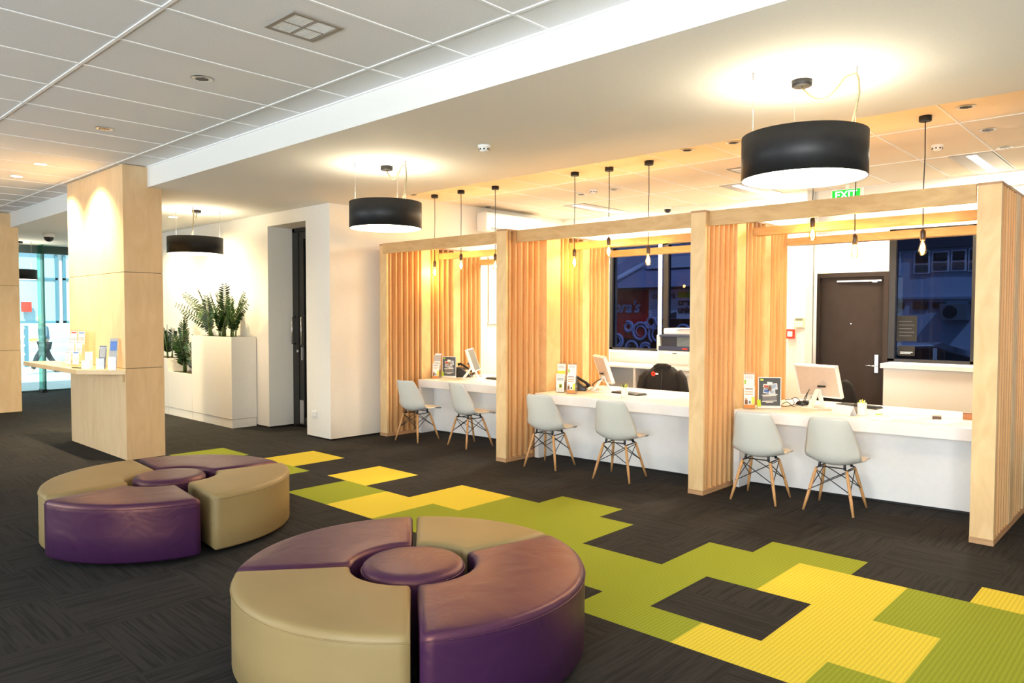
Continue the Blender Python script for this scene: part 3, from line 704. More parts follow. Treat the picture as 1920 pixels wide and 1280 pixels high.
def detector(x, y, z, lab):
    t = thing('smoke_detector', lab, 'smoke detector', (x, y, z), group='smoke detectors')
    obj('detector_base', MB().lathe([(.05, -.02), (.055, -.016), (.055, 0)], n=28), WPLAS, t)
    obj('detector_head', MB().lathe([(.001, -.058), (.022, -.056), (.036, -.048), (.046, -.034), (.048, -.02)], n=28), WPLAS, t)
    b = MB()
    for k in range(8):
        a = 2*PI*k/8; b.box(-.008, .008, -.002, .002, -.006, .006, 0); b.xf(Matrix.Translation((.047*math.cos(a), .047*math.sin(a), -.036)) @ Matrix.Rotation(a+PI/2, 4, 'Z'), len(b.v)-8)
    obj('sensing_slots', b, BLKP, t)
detector(-4.6, 4.58, ZS, 'white smoke detector on the plain soffit between two drum pendants')
detector(-1.98, 8.375, ZC, 'white smoke detector on the teller ceiling, right of the last cord')
detector(-6.1, 8.17, ZC, 'small white smoke detector on the far teller ceiling above the middle booth')
def dome(x, y, z, lab, s=1):
    t = thing('dome_camera', lab, 'security camera', (x, y, z), group='dome cameras')
    obj('housing', MB().lathe([(.06*s, -.045*s), (.065*s, -.04*s), (.065*s, 0)], n=28), WPLAS, t)
    obj('dome', MB().lathe([(.001, -.10*s), (.025*s, -.096*s), (.045*s, -.078*s), (.055*s, -.05*s), (.055*s, -.045*s)], n=28), BLKP, t)
dome(-6.2, 10.25, ZC, 'dome security camera on the far teller ceiling by the back wall')
dome(-15.5, 4.18, ZS, 'dome security camera on the soffit near the street glass', 1.5)
t = thing('downlight', 'small lit downlight on the soffit above the street glass', 'downlight', (-16.4, 4.9, ZS)); obj('trim_ring', MB().lathe([(.08,-.004),(.06,-.004)], n=24, cap0=False, cap1=False), WPLAS, t); obj('lamp_disc', MB().lathe([(.001,-.006),(.06,-.004)], n=24, cap0=False), DLIT, t)
t = thing('downlight', 'small lit downlight on the soffit between the wide column and a drum pendant', 'downlight', (-11.45, 4.75, ZS)); obj('trim_ring', MB().lathe([(.08,-.004),(.06,-.004)], n=24, cap0=False, cap1=False), WPLAS, t); obj('lamp_disc', MB().lathe([(.001,-.006),(.06,-.004)], n=24, cap0=False), DLIT, t)
q = lamp('downlight_or_fill_beam', 'SPOT', (-11.45, 4.75, ZS-.03), 200, (1, .79, .42), spot_size=2.6, spot_blend=1.0, shadow_soft_size=.03); aim(q, (.1, .12, -1))
q = lamp('downlight_or_fill_beam', 'SPOT', (-13.2, 4.75, ZS-.03), 160, (1, .79, .42), spot_size=2.6, spot_blend=1.0, shadow_soft_size=.03); aim(q, (.1, .12, -1))  # added spot with no fitting, brightens the wall behind the plant boxes
TR = solid('troffer_grey', (.34,.31,.29), .5)
for k, (x, lab) in enumerate([(-1.83, 'recessed strip light with grey trough above the right booth'), (-4.50, 'recessed strip light with grey trough behind the large pendant'), (-7.15, 'recessed strip light with grey trough above the middle booth')]):
    t = thing('strip_light', lab, 'ceiling light', (x, 9.73, ZC), group='recessed strip lights')
    obj('trough', MB().box(-.20, .20, -.68, .64, -.010, -.001), TR, t)
    obj('tube_diffuser', MB().box(-.045, .045, -.62, .58, -.016, -.0105), TUBE, t)
    q = lamp('strip_glow', 'AREA', (x, 9.7, ZC-.02), 110, (1, .86, .62), shape='RECTANGLE', size=.4, size_y=1.2)
# exit sign
t = thing('exit_sign', 'green exit sign hanging from the ceiling behind the right booth fascia', 'sign', (-3.425, 10.1, 3.14))
obj('sign_box', MB().box(-.20, .20, -.02, .02, 0, .19), WPLAS, t, bev=.004); obj('sign_face', MB().box(-.185, .165, -.024, -.0205, .01, .18), EXITG, t)
text('lettering', 'EXIT', .135, EXITW, t, (-.01, -.027, .112), bold=.002)
obj('hanger', MB().box(-.02, .02, -.01, .01, .19, ZC-3.14), WPLAS, t)
# air conditioner
t = thing('wall_air_conditioner', 'white air conditioner mounted high on the left wall above the left booth', 'air conditioner', (-8.33, 8.9, 3.0))
obj('body', MB().box(-.105, .11, -.68, .68, 0, .30), WPLAS, t, bev=.03, seg=3); obj('air_outlet', MB().box(.09, .114, -.55, .35, .03, .06), BLKP, t); obj('top_grille', MB().box(-.08, .09, -.6, .6, .298, .304), GREYM, t)
# wall-mounted panels behind the tellers
t = thing('wall_board', 'white framed board on the left wall behind the left booth screen', 'board', (-8.43, 9.0, 1.55)); obj('board', MB().box(0, .015, -.5, .5, 0, 1.05), WHITE, t); obj('frame', MB().box(0, .02, -.52, .52, -.02, 0).box(0, .02, -.52, .52, 1.05, 1.07), WPLAS, t)
t = thing('alarm_keypad', 'cream alarm keypad on the wall left of the brown back door', 'keypad', (-4.04, 10.145, 1.505))
obj('case', MB().box(-.07, .07, -.025, 0, 0, .15), solid('cream', (.70,.62,.42)), t, bev=.006)
obj('display', MB().box(-.05, .05, -.028, -.0255, .105, .135), solid('lcd', (.16,.18,.12)), t)
for r_ in range(3):
    for c_ in range(4): obj('key', MB().box(-.05+c_*.027, -.03+c_*.027, -.031, -.0255, .02+r_*.027, .036+r_*.027), WPLAS, t)
t = thing('fire_call_point', 'red fire call point on the wall beside the right booth screen', 'alarm', (-4.155, 10.14, 1.36))
obj('case', MB().box(-.055, .055, -.04, 0, 0, .13), REDM, t, bev=.005); obj('glass_window', MB().box(-.033, .033, -.044, -.0405, .03, .10), PAPER, t)
t = thing('power_socket', 'white double power socket low on the wall beside the black doorway', 'socket', (-8.835, YW-.001, .29))
obj('plate', MB().box(-.06, .06, -.012, 0, 0, .075), WPLAS, t, bev=.003)
for s in (-.03, .03): obj('switch', MB().box(s-.008, s+.008, -.016, -.0125, .05, .064), PAPER, t)

# ------------------------------------------------------------------ low cabinet, back counter, printer
t = thing('low_cabinet', 'low cream cabinet below the window beside the brown door', 'cabinet', (-1.9, 10.2, 0))
obj('body', MB().box(-2.92, -.55, 10.02, 10.42, 0, 1.02), WALL, t, world=True); obj('top', MB().box(-2.95, -.55, 9.98, 10.44, 1.02, 1.08), WHITE, t, world=True, bev=.004)
t = thing('back_counter', 'white counter along the back wall of the middle booth', 'counter', (-6.2, 10.05, 0))
obj('worktop', MB().box(-7.4, -4.5, 9.82, 10.44, .845, .88), WHITE, t, world=True, bev=.003); obj('back_panel', MB().box(-7.4, -4.5, 10.38, 10.42, 0, .845), WHITE, t, world=True)
obj('end_panel', MB().box(-7.4, -7.36, 9.85, 10.38, 0, .845), WHITE, t, world=True)
obj('side_panel', MB().box(-6.55, -6.51, 9.85, 10.38, 0, .845), WHITE, t, world=True)
t = thing('drawer_unit', 'white drawer unit under the back counter beside the black office chair', 'drawers', (-5.55, 10.1, 0))
obj('carcass', MB().box(-.33, .33, -.24, .24, 0, .84), WHITE, t)
for k in range(3):
    o = obj('drawer', MB().box(-.32, .32, -.262, -.241, .05+k*.265, .30+k*.265), WHITE, t, bev=.003); obj('drawer_handle', MB().box(-.06, .06, -.272, -.2625, .25+k*.265, .262+k*.265), CHROME, o)
t = thing('printer', 'large white and dark multifunction printer on the back counter by the window', 'printer', (-5.78, 10.1, .88))
obj('paper_drawer', MB().box(-.33, .33, -.26, .26, 0, .26), WPLAS, t, bev=.01); obj('drawer_panel', MB().box(-.22, .20, -.268, -.2605, .06, .22), WPLAS, t, bev=.004); obj('finger_pull', MB().box(-.06, .02, -.270, -.2685, .215, .228), BLKP, t)
obj('engine', MB().box(-.31, .33, -.26, .26, .262, .33), solid('navy_plastic', (.03,.04,.09), .3), t, bev=.004)
obj('output_bay', MB().box(-.28, .0, -.22, .26, .331, .47), solid('navy_plastic_dark', (.015,.02,.04), .3), t); obj('toner_window', MB().box(-.0, .30, -.24, .2, .331, .47), solid('smoked', (.15,.20,.24), .15), t)
obj('side_column', MB().box(-.35, -.29, -.25, .26, .262, .50), WPLAS, t, bev=.012); obj('scanner_bed', MB().box(-.30, .34, -.26, .26, .472, .505), solid('navy_plastic_mid', (.05,.06,.12), .3), t, bev=.004)
obj('document_feeder', MB().box(-.26, .33, -.2, .24, .507, .60), WPLAS, t, bev=.02, seg=3); obj('feeder_tray', MB().prism([(-.02,.57),(.30,.60),(.30,.61),(-.02,.585)], -.22, -.05, 'y'), GREYM, t)
obj('status_light', MB().box(.10, .19, -.263, -.2605, .285, .305), REDM, t)

# ------------------------------------------------------------------ things on the desks
ZD = .76
def rack(x, y, rz, lab, w=.105, h=.36, tiers=2, items=()):
    t = thing('leaflet_holder', lab, 'leaflet holder', (x, y, ZD), math.radians(rz), 'leaflet holders on the desks')
    obj('base', MB().box(-w/2-.004, w/2+.004, -.05, .06, 0, .004), CLEAR, t)
    obj('side_panel', MB().box(-w/2-.004, -w/2-.001, -.05, .055, .004, .2), CLEAR, t); obj('side_panel', MB().box(w/2+.001, w/2+.004, -.05, .055, .004, .2), CLEAR, t)
    obj('back_panel', MB().box(-w/2-.004, w/2+.004, .056, .059, .004, h), CLEAR, t)
    for k in range(tiers):
        obj('pocket_front', MB().box(-w/2, w/2, -.05+k*.05, -.048+k*.05, .01+k*.09, .06+k*.09), CLEAR, t)
    a = math.radians(rz)
    for k, (marks, lb) in enumerate(items):
        ly = -.040+k*.048; z = ZD+.008+k*.115
        o = print_card('leaflet', w-.004, .215, PAPER, marks, None, (x-ly*math.sin(a), y+ly*math.cos(a), z), a, .06); tag(o, lb, 'leaflet', 'leaflets on the desks')
fam = [(0,1,0,.16,ORG),(.08,.35,.18,.38,BROWNP),(.10,.30,.36,.46,SKIN),(.45,.62,.22,.34,DGREY),(.70,.98,.17,.52,YEL)]+lines(.58,.80,2,ORG)+lines(.82,.94,1,BROWNP)
top1 = lines(.80,.95,2,LGREY)+[(.05,.22,.55,.75,GRN)]
yl = [(0,1,.45,.62,YEL)]+lines(.75,.92,2,LGREY)
house = lines(.62,.8,2,DGREY)+[(.38,.74,.22,.45,LIME),(.44,.68,.26,.40,BROWNP)]+lines(.86,.92,1,LGREY)
rack(-3.25, 6.93, 30, 'three tier leaflet holder at the right booth beside the slatted screen', tiers=2, items=[(fam, 'leaflet with orange foot and family picture on the right booth desk'), (top1, 'white leaflet behind the family leaflet on the right booth desk')])
rack(-5.56, 6.83, 22, 'left leaflet holder of two on the middle booth desk', items=[(house, 'white leaflet with a house picture on the middle booth desk'), (yl, 'white leaflet with yellow band behind the house leaflet')])
rack(-5.39, 6.82, 25, 'right leaflet holder of two on the middle booth desk', items=[(fam, 'leaflet with orange foot and family picture on the middle booth desk'), (top1, 'white leaflet at the top of the right holder, middle booth desk')])
rack(-8.02, 7.03, 22, 'leaflet holder on the left booth desk beside the dark poster', items=[(fam, 'leaflet with orange foot and family picture on the left booth desk'), ([(0,1,.6,1,LGREY)]+lines(.4,.55,1,BROWNP), 'grey topped leaflet behind the family leaflet on the left booth desk')])
def poster(x, y, rz, lab):
    t = thing('poster_stand', lab, 'poster', (x, y, ZD), math.radians(rz), 'dark posters on the desks')
    obj('acrylic_frame', MB().box(-.112, .112, -.004, .006, 0, .315).box(-.112, .112, -.03, .06, 0, .004), CLEAR, t); obj('white_border', MB().box(-.109, .109, -.0055, -.0042, .004, .312), PAPER, t)
    o = obj('poster_sheet', MB().box(-.102, .102, -.0075, -.0056, .03, .305), DGREY, t)
    mm = MB(); ms = [SKY, REDM, BLUE, PAPER, BROWNP, YEL, LIME, LGREY]
    def tilt(x0, z0, w, h, a, m):
        n0 = len(mm.v); mm.box(-w/2, w/2, -.0095, -.0077, -h/2, h/2, m); mm.xf(Matrix.Translation((x0, 0, z0)) @ Matrix.Rotation(a, 4, 'Y'), n0)
    tilt(-.035, .225, .055, .035, .15, 3); tilt(-.035, .222, .045, .024, .15, 1); tilt(.04, .22, .065, .06, -.1, 3); tilt(.04, .22, .055, .045, -.1, 0); tilt(-.03, .175, .06, .045, .12, 3); tilt(-.03, .176, .05, .034, .12, 2)
    tilt(.025, .165, .055, .04, -.1, 3); tilt(.025, .165, .045, .03, -.1, 0); tilt(.0, .25, .05, .03, .1, 3); tilt(.0, .20, .035, .055, 0, 4); tilt(-.075, .285, .03, .018, .1, 6)
    for k, (z, w) in enumerate([(.138,.15),(.128,.13),(.075,.14),(.064,.07)]): tilt(0, z, w, .006, -.06, 3)
    for k in range(5): tilt(.0, .116-k*.008, .14-.01*(k%2), .0025, -.06, 7)
    obj('printed_pictures', mm, ms, o)
    o = obj('yellow_flag', MB().box(-.11, -.075, -.0115, -.0098, .03, .10), LIME, t); o.rotation_euler = (0, -.12, 0)
poster(-3.10, 7.06, 35, 'dark slate poster in a clear stand on the right booth desk'); poster(-8.00-.02, 7.27, 25, 'dark slate poster in a clear stand on the left booth desk')
def monitor(x, y, rz, lab, w=.47, hh=.335):
    t = thing('computer_monitor', lab, 'monitor', (x, y, ZD), math.radians(rz), 'computer monitors')
    o = obj('screen_housing', MB().box(-w/2, w/2, -.018, .018, -hh/2, hh/2), solid('monitor_back', (.62,.52,.42), .45) , t, bev=.006); o.location = (0, .0, .10+hh/2); o.rotation_euler = (.34, 0, 0)
    r = MB()
    for a in ((-w/2-.002, w/2+.002, hh/2-.012, hh/2+.002), (-w/2-.002, w/2+.002, -hh/2-.002, -hh/2+.012)): r.box(a[0], a[1], -.02, .02, a[2], a[3])
    for a in ((-w/2-.002, -w/2+.012), (w/2-.012, w/2+.002)): r.box(a[0], a[1], -.02, .02, -hh/2, hh/2)
    obj('bezel', r, WPLAS, o); obj('display', MB().box(-w/2+.013, w/2-.013, .0185, .0195, -hh/2+.013, hh/2-.013), BLKP, o)
    obj('stand', MB().prism([(-.01, .19), (.012, .19), (-.105, .012), (-.15, .012)], -.022, .022, 'x').prism([(-.01, .19), (.012, .19), (.09, .012), (.07, .012)], -.022, .022, 'x'), WPLAS, t, bev=.003)
    obj('stand_base', MB().box(-.09, .09, -.15, .09, 0, .012), WPLAS, t, bev=.003)
    obj('cable_plug', MB().box(.03, .10, -.065, -.03, .21, .228), BLKP, t)
    return t
monitor(-2.79, 7.50, -12, 'white backed computer monitor on the right booth desk', .46); monitor(-5.28, 7.30, -38, 'white backed computer monitor on the middle booth desk'); monitor(-7.68, 7.42, -55, 'white edged computer monitor on the left booth desk', .44)
def phone(x, y, rz, lab, s=1):
    t = thing('desk_phone', lab, 'telephone', (x, y, ZD), math.radians(rz), 'desk phones')
    obj('body', MB().prism([(-.11, 0), (.11, 0), (.11, .03), (-.03, .135), (-.11, .15)], -.10*s, .10*s, 'x'), BLKP, t, bev=.008)
    p = [(-.075, .13, .04), (-.075, .09, .085), (-.075, 0, .14), (-.075, -.08, .19), (-.075, -.12, .175)]
    o = obj('handset', MB().tube(p, [.026, .018, .016, .018, .027], 12), BLACK, t); obj('cord', MB().tube([(-.075+.012*math.sin(k), .14+k*.004, .012+.008*math.cos(k)) for k in range(30)], .003, 5), BLACK, t)
    obj('keypad', MB().prism([(.02, .101), (.085, .052), (.087, .056), (.022, .105)], -.02, .06, 'x'), solid('phone_keys', (.55,.45,.25)), t)
phone(-5.57, 7.17, -60, 'black desk phone on the middle booth desk behind the leaflets'); phone(-7.97, 7.53, -60, 'black desk phone on the left booth desk behind the poster', .8)
def keyboard(x, y, rz, lab, w=.42):
    t = thing('keyboard', lab, 'keyboard', (x, y, ZD), math.radians(rz), 'keyboards'); obj('case', MB().box(-w/2, w/2, -.075, .075, 0, .018), BLKP, t, bev=.005)
    for r_ in range(4): obj('key_row', MB().box(-w/2+.01, w/2-.01, -.065+r_*.034, -.037+r_*.034, .0185, .024), BLACK, t, bev=.002)
keyboard(-4.86, 7.22, -8, 'black keyboard on the middle booth desk beside the white cup'); keyboard(-7.33, 7.56, -5, 'black keyboard on the left booth desk', .34); keyboard(-2.50, 7.80, -8, 'black keyboard behind the folded card on the right booth desk')
t = thing('computer_mouse', 'black computer mouse on the right booth desk behind the poster', 'mouse', (-2.98, 7.68-.05, ZD), .5)
obj('body', MB().lathe([(.055, 0), (.062, .015), (.05, .04), (.025, .056), (.001, .06)], n=24), BLKP, t); t.scale = (1.35, .8, .8); obj('wheel', MB().cyl((.03, -.006, .052), (.03, .006, .052), .008, n=10), GREYM, t)
t = thing('wrist_pad', 'dark mouse pad under the mouse on the right booth desk', 'mouse pad', (-2.93, 7.60, ZD)); obj('pad', MB().box(-.12, .14, -.09, .1, 0, .004), DGREY, t); t['category'] = 'mouse pad'
for k, pts in enumerate([[(-3.13,7.62,.80),(-3.05,7.60,.83),(-2.95,7.50,.80),(-2.90,7.45,.86),(-2.86,7.46,.94)], [(-3.15,7.5,.765),(-3.06,7.40,.80),(-2.98,7.36,.765),(-2.93,7.46,.765),(-2.88,7.46,.90)], [(-3.14,7.40,.766),(-3.04,7.30,.766),(-2.97,7.34,.79),(-3.05,7.5,.82),(-3.16,7.58,.80)]]):
    P_ = [cr(pts, j/24) for j in range(25)]
    tag(obj('cable', MB().tube(P_, .004, 6), BLACK), ['upper black cable running to the right booth monitor', 'lower black cable looping to the right booth monitor', 'loose black cable curled behind the right booth poster'][k], 'cable', 'monitor cables')
P_ = [cr([(-5.40,7.30,.80),(-5.34,7.16,.83),(-5.27,7.12,.88),(-5.24,7.20,.92)], j/16) for j in range(17)]
tag(obj('cable', MB().tube(P_, .006, 6), BLACK), 'black cable behind the middle booth monitor stand', 'cable')
t = thing('name_tent', 'folded white card tent on the right booth desk left of the white cup', 'card', (-2.41, 7.12, ZD), math.radians(-18))
obj('card', MB().prism([(-.05, 0), (-.047, 0), (0, .082), (.047, 0), (.05, 0), (0, .088)], -.10, .10, 'x'), PAPER, t)
def cup(x, y, lab, h=.105, plant=False):
    t = thing('white_cup', lab, 'cup', (x, y, ZD), group='white desk cups'); t.name = 'desk_cup'
    obj('cup', MB().lathe([(.034, 0), (.038, .004), (.040, h), (.037, h), (.035, .01), (.001, .008)], n=28), WPLAS, t)
    for k in range(7):
        a = k*.9; r = .02; dx, dy = r*math.cos(a), r*math.sin(a)
        if plant: obj('leaf_sprig', MB().tube([(dx*.4, dy*.4, .02), (dx, dy, h+.005), (dx*1.8, dy*1.8, h+.022+.006*(k%3))], [.002, .004, .006], 6), LEAF if k%2 else LIME, t)
        else: obj('pen', MB().cyl((dx*.3, dy*.3, .012), (dx*1.2, dy*1.2, h+.018+.005*(k%3)), .0045, n=8), [LIME, WPLAS, YEL, BLKP][k%4], t)
cup(-2.275, 7.20, 'white cup of pens on the right booth desk', .115); cup(-4.70, 6.90, 'white cup with a small green plant on the middle booth desk', .115, True)
t = thing('tumbler', 'small glass jar with black lid between card tent and white cup', 'jar', (-2.345, 7.27, ZD)); obj('glass_body', MB().lathe([(.024, .0), (.028, .02), (.028, .07)], n=20), solid('smoky', (.25,.25,.26), .2), t); obj('lid', MB().lathe([(.029, .0), (.029, .022)], (0,0,.071), 20), BLKP, t)
for k, (x, y, w, l, rz, lab) in enumerate([(-1.95, 7.30, .21, .30, 15, 'white sheet of paper with a dark edge on the right booth desk'), (-1.62, 7.22, .21, .30, -10, 'white sheet near the right end of the right booth desk'), (-2.08, 7.06, .21, .15, 5, 'small white sheet at the front edge of the right booth desk'),
                                      (-4.35, 7.15, .30, .21, 10, 'white sheets of paper at the right end of the middle booth desk'), (-2.66, 7.14, .21, .12, 0, 'white paper under the card tent on the right booth desk'), (-5.0, 7.05, .30, .20, -12, 'white paper pad under the keyboard edge on the middle booth desk')]):
    t = thing('paper_sheet', lab, 'paper', (x, y, ZD+.0005), math.radians(rz)); obj('sheet', MB().box(-w/2, w/2, -l/2, l/2, 0, .0025), PAPER, t)
    if k == 0: obj('dark_edge', MB().box(-w/2, w/2, l/2, l/2+.004, 0, .004), DGREY, t)
t = thing('pen', 'short green pen lying on the right booth desk', 'pen', (-2.17, 7.33, ZD+.005), .9); obj('barrel', MB().cyl((-.03, 0, 0), (.03, 0, 0), .005, n=8), GRN, t); obj('tip', MB().cyl((.03, 0, 0), (.045, 0, 0), .004, .001, n=8), BLKP, t)
t = thing('card_box', 'small dark box on the right booth desk, left of the orange one', 'box', (-1.70, 7.38, ZD), .2); obj('box', MB().box(-.035, .035, -.025, .025, 0, .028), solid('kraft_dark', (.12,.07,.05)), t); obj('lid', MB().box(-.036, .036, -.026, .026, .0285, .038), LGREY, t)
t = thing('card_box', 'small orange brown box at the right end of the right booth desk', 'box', (-1.50, 7.56, ZD), .2); obj('box', MB().box(-.035, .035, -.03, .03, 0, .05), solid('kraft', (.50,.22,.10)), t); obj('lid', MB().box(-.036, .036, -.031, .031, .0505, .058), BROWNP, t)

# ------------------------------------------------------------------ office chairs and jacket
def office_chair(x, y, rz, lab, top=1.0):
    t = thing('office_chair', lab, 'office chair', (x, y, 0), math.radians(rz), 'black office chairs')
    for k in range(5):
        a = 2*PI*k/5; dx, dy = math.cos(a), math.sin(a)
        obj('base_arm', MB().tube([(0,0,.10), (dx*.15,dy*.15,.095), (dx*.28,dy*.28,.07)], [.03,.022,.015], 8), BLKP, t); obj('castor', MB().cyl((dx*.28-dy*.012, dy*.28+dx*.012, .028), (dx*.28+dy*.012, dy*.28-dx*.012, .028), .028, n=14), BLACK, t)
    obj('gas_post', MB().cyl((0,0,.1), (0,0,.42), .028, .022), CHROME, t)
    obj('seat', MB().box(-.24, .24, -.23, .23, .43, .50), CLOTH, t, bev=.04, seg=4)
    rows = []
    for i in range(15):
        f = i/14; z = .56+(top-.56)*f; w = .21*(1-.35*max(0, f-.6)**1.2*2)*math.sqrt(max(.0, 1-max(0, f-.82)**2*16)); w = max(w, .05)
        rows.append([(w*u, .20+.05*u*u*-1+.05*f-.0, z) for u in [-1+2*k/12 for k in range(13)]])
    obj('backrest', MB().grid(rows), CLOTH, t, solid=.05); obj('back_bar', MB().tube([(0,.1,.44), (0,.25,.46), (0,.27,.7)], .018, 8), BLKP, t)
    return t
office_chair(-5.04, 8.35, 180+20, 'black office chair behind the middle booth desk, wearing a jacket', 1.02); office_chair(-2.95, 8.45, 180+15, 'black office chair behind the right booth monitor', .98)
t = thing('jacket', 'black jacket with a red poppy draped over the middle office chair', 'jacket', (-5.04, 8.35, 0), math.radians(20))
rows = []
for i in range(17):
    f = i/16; z = 1.065-.50*f; w = .02+.225*min(1, (f*2.6)**.55) + .035*f; row = []
    for k in range(33):
        a = 2*PI*k/32; fold = 1+.035*math.sin(7*a+f*2)*f
        row.append((w*math.cos(a)*fold, -.235+(.075+.03*f)*math.sin(a)*fold*min(1, .25+f*3)+.0, z-.012*abs(math.cos(a))))
    rows.append(row)
obj('body', MB().grid(rows), CLOTH, t)
for s in (-1, 1): obj('sleeve', MB().tube([(s*.19,-.24,.97), (s*.245,-.26,.88), (s*.275,-.27,.72), (s*.29,-.28,.55)], [.05,.062,.06,.052], 12), CLOTH, t)
obj('collar', MB().tube([(-.10,-.27,1.03), (-.05,-.31,1.055), (.05,-.31,1.055), (.10,-.27,1.03)], .022, 8), CLOTH, t)
obj('front_edge', MB().tube([(0,-.33,1.0), (.005,-.355,.8), (.0,-.36,.58)], .008, 6), BLACK, t)
pp = obj('poppy', MB().lathe([(.028, -.004), (.03, 0), (.001, .004)], n=20), REDM, t); pp.location = (-.10, -.345, .945); pp.rotation_euler = (PI/2, 0, 0)
obj('poppy_centre', MB().lathe([(.009, .004), (.001, .007)], n=12), BLACK, pp); q = obj('white_tag', MB().box(.028, .062, -.010, .010, 0, .002), PAPER, pp)

# ------------------------------------------------------------------ plant boxes
t = thing('plant_box', 'tall white plant box at the right end of the stepped row', 'planter', (-11.06, 5.33, 0), group='white plant boxes')
Y0_, Y1_ = 5.13, 5.52
def pbox(t, x0, x1, z):
    m = MB().box(x0, x1, Y0_, Y0_+.02, .13, z).box(x0, x1, Y1_-.02, Y1_, .13, z).box(x0, x0+.02, Y0_+.02, Y1_-.02, .13, z).box(x1-.02, x1, Y0_+.02, Y1_-.02, .13, z)
    obj('box', m, PLANTW, t, world=True); obj('plinth', MB().box(x0, x1-.004, Y0_+.004, Y1_-.004, 0, .124), PLANTW, t, world=True)
    g_ = []; random.seed(3)
    for i in range(12):
        g_.append([(x0+.02+(x1-x0-.04)*k/30, Y0_+.02+(Y1_-Y0_-.04)*i/11, z-.02+random.uniform(-.008, .012)) for k in range(31)])
    obj('soil', MB().grid(g_), SOIL, t, world=True); obj('soil_mass', MB().box(x0+.021, x1-.021, Y0_+.021, Y1_-.021, z-.3, z-.035), SOIL, t, world=True)
pbox(t, -11.74, -10.40, 1.345)
t = thing('plant_box', 'low white plant box left of the tall one', 'planter', (-12.2, 5.33, 0), group='white plant boxes'); pbox(t, -12.66, -11.745, .725)
t = thing('plant_box', 'middle height white plant box half hidden by the wide column', 'planter', (-13.4, 5.33, 0), group='white plant boxes'); pbox(t, -14.2, -12.665, .94)
def zz(x, y, z, lab, stems, seed):
    random.seed(seed)
    t = thing('zz_plant', lab, 'plant', (x, y, z), group='zz plants'); 
    st = MB(); lf = MB()
    for (dx, dy, h, lean) in stems:
        bx, by = random.uniform(-.05,.05), random.uniform(-.04,.04)
        P_ = [Vector((bx+dx*(f**1.7), by+dy*(f**1.7), h*(f**(.9 if lean else 1.0)))) for f in [j/10 for j in range(11)]]
        st.tube(P_, [.011-.008*j/10 for j in range(11)], 6)
        n = int(9+h*14)
        for j in range(n):
            f = .22+.78*j/(n-1); i = min(int(f*10), 9); p = P_[i].lerp(P_[i+1], f*10-i); d = (P_[i+1]-P_[i]).normalized()
            sd = d.cross(Vector((math.sin(seed*2.3+dx*14), math.cos(seed*2.3+dx*14), .1))).normalized()
            for s in (-1, 1):
                L_ = (.080+.03*math.sin(PI*f))*random.uniform(.85, 1.15)*(1.0 if f < .93 else .7); wd = L_*.30
                ax = (sd*s*1.0 + d*.42 + Vector((0,0,random.uniform(-.1,.2)))).normalized(); nr = ax.cross(d).normalized()*wd*.5*1; nn = (d.cross(sd)).normalized()
                wv = ax.cross(nn).normalized()*wd*.5
                a = p; b1 = p+ax*L_*.35+wv+nn*.004; b2 = p+ax*L_*.35-wv+nn*.004; c1 = p+ax*L_*.75+wv*.7; c2 = p+ax*L_*.75-wv*.7; m1 = p+ax*L_*.4-nn*.006; m2 = p+ax*L_*.75-nn*.006; e = p+ax*L_-nn*.004
                lf.add([a,b1,m1,b2,c1,m2,c2,e], [(0,1,2),(0,2,3),(1,4,5,2),(2,5,6,3),(4,7,5),(5,7,6)], 0, True)
    obj('stems', st, STEM, t); obj('leaves', lf, LEAF, t)
zz(-11.42, 5.28, 1.33, 'leaning zz plant at the left of the tall plant box', [(-1.15,-.05,.50,1),(-1.05,.02,.64,1),(-.72,-.08,.68,1),(-.35,-.05,.72,0),(-.85,-.10,.38,1),(.02,-.05,.62,0),(-.1,.05,.50,0),(-.5,.0,.50,1)], 1)
zz(-11.05, 5.30, 1.33, 'tallest zz plant in the middle of the tall plant box', [(.02,-.02,.80,0),(-.25,.03,.68,0),(.18,-.05,.60,0),(.38,.0,.52,1),(-.08,-.10,.66,0),(.2,.08,.45,0),(-.38,-.06,.55,1),(0,-.08,.4,0)], 2)
zz(-10.66, 5.30, 1.33, 'zz plant at the right end of the tall plant box', [(.0,.0,.60,0),(.52,-.03,.55,1),(.25,.02,.66,0),(-.15,-.05,.42,0),(.42,.04,.50,1),(-.2,.0,.5,0)], 4)
zz(-12.02, 5.30, .71, 'zz plant in the low plant box against the tall box', [(.05,0,.45,0),(.12,-.05,.55,0),(-.10,0,.62,0),(.18,0,.38,1),(-.2,-.05,.5,0),(0,-.1,.36,0)], 5)
zz(-12.38, 5.28, .71, 'tall bushy zz plant in the low plant box', [(-.02,0,.95,0),(.1,-.05,.85,0),(-.12,0,.8,0),(.2,0,.7,0),(-.2,-.08,.6,0),(.05,-.12,.55,0),(-.05,.05,.9,0)], 6)
zz(-12.95, 5.28, .93, 'zz plant in the middle height plant box beside the wide column', [(0,0,.55,0),(.15,-.05,.5,1),(-.15,0,.45,0),(.22,0,.4,1),(.05,-.1,.5,0)], 7)

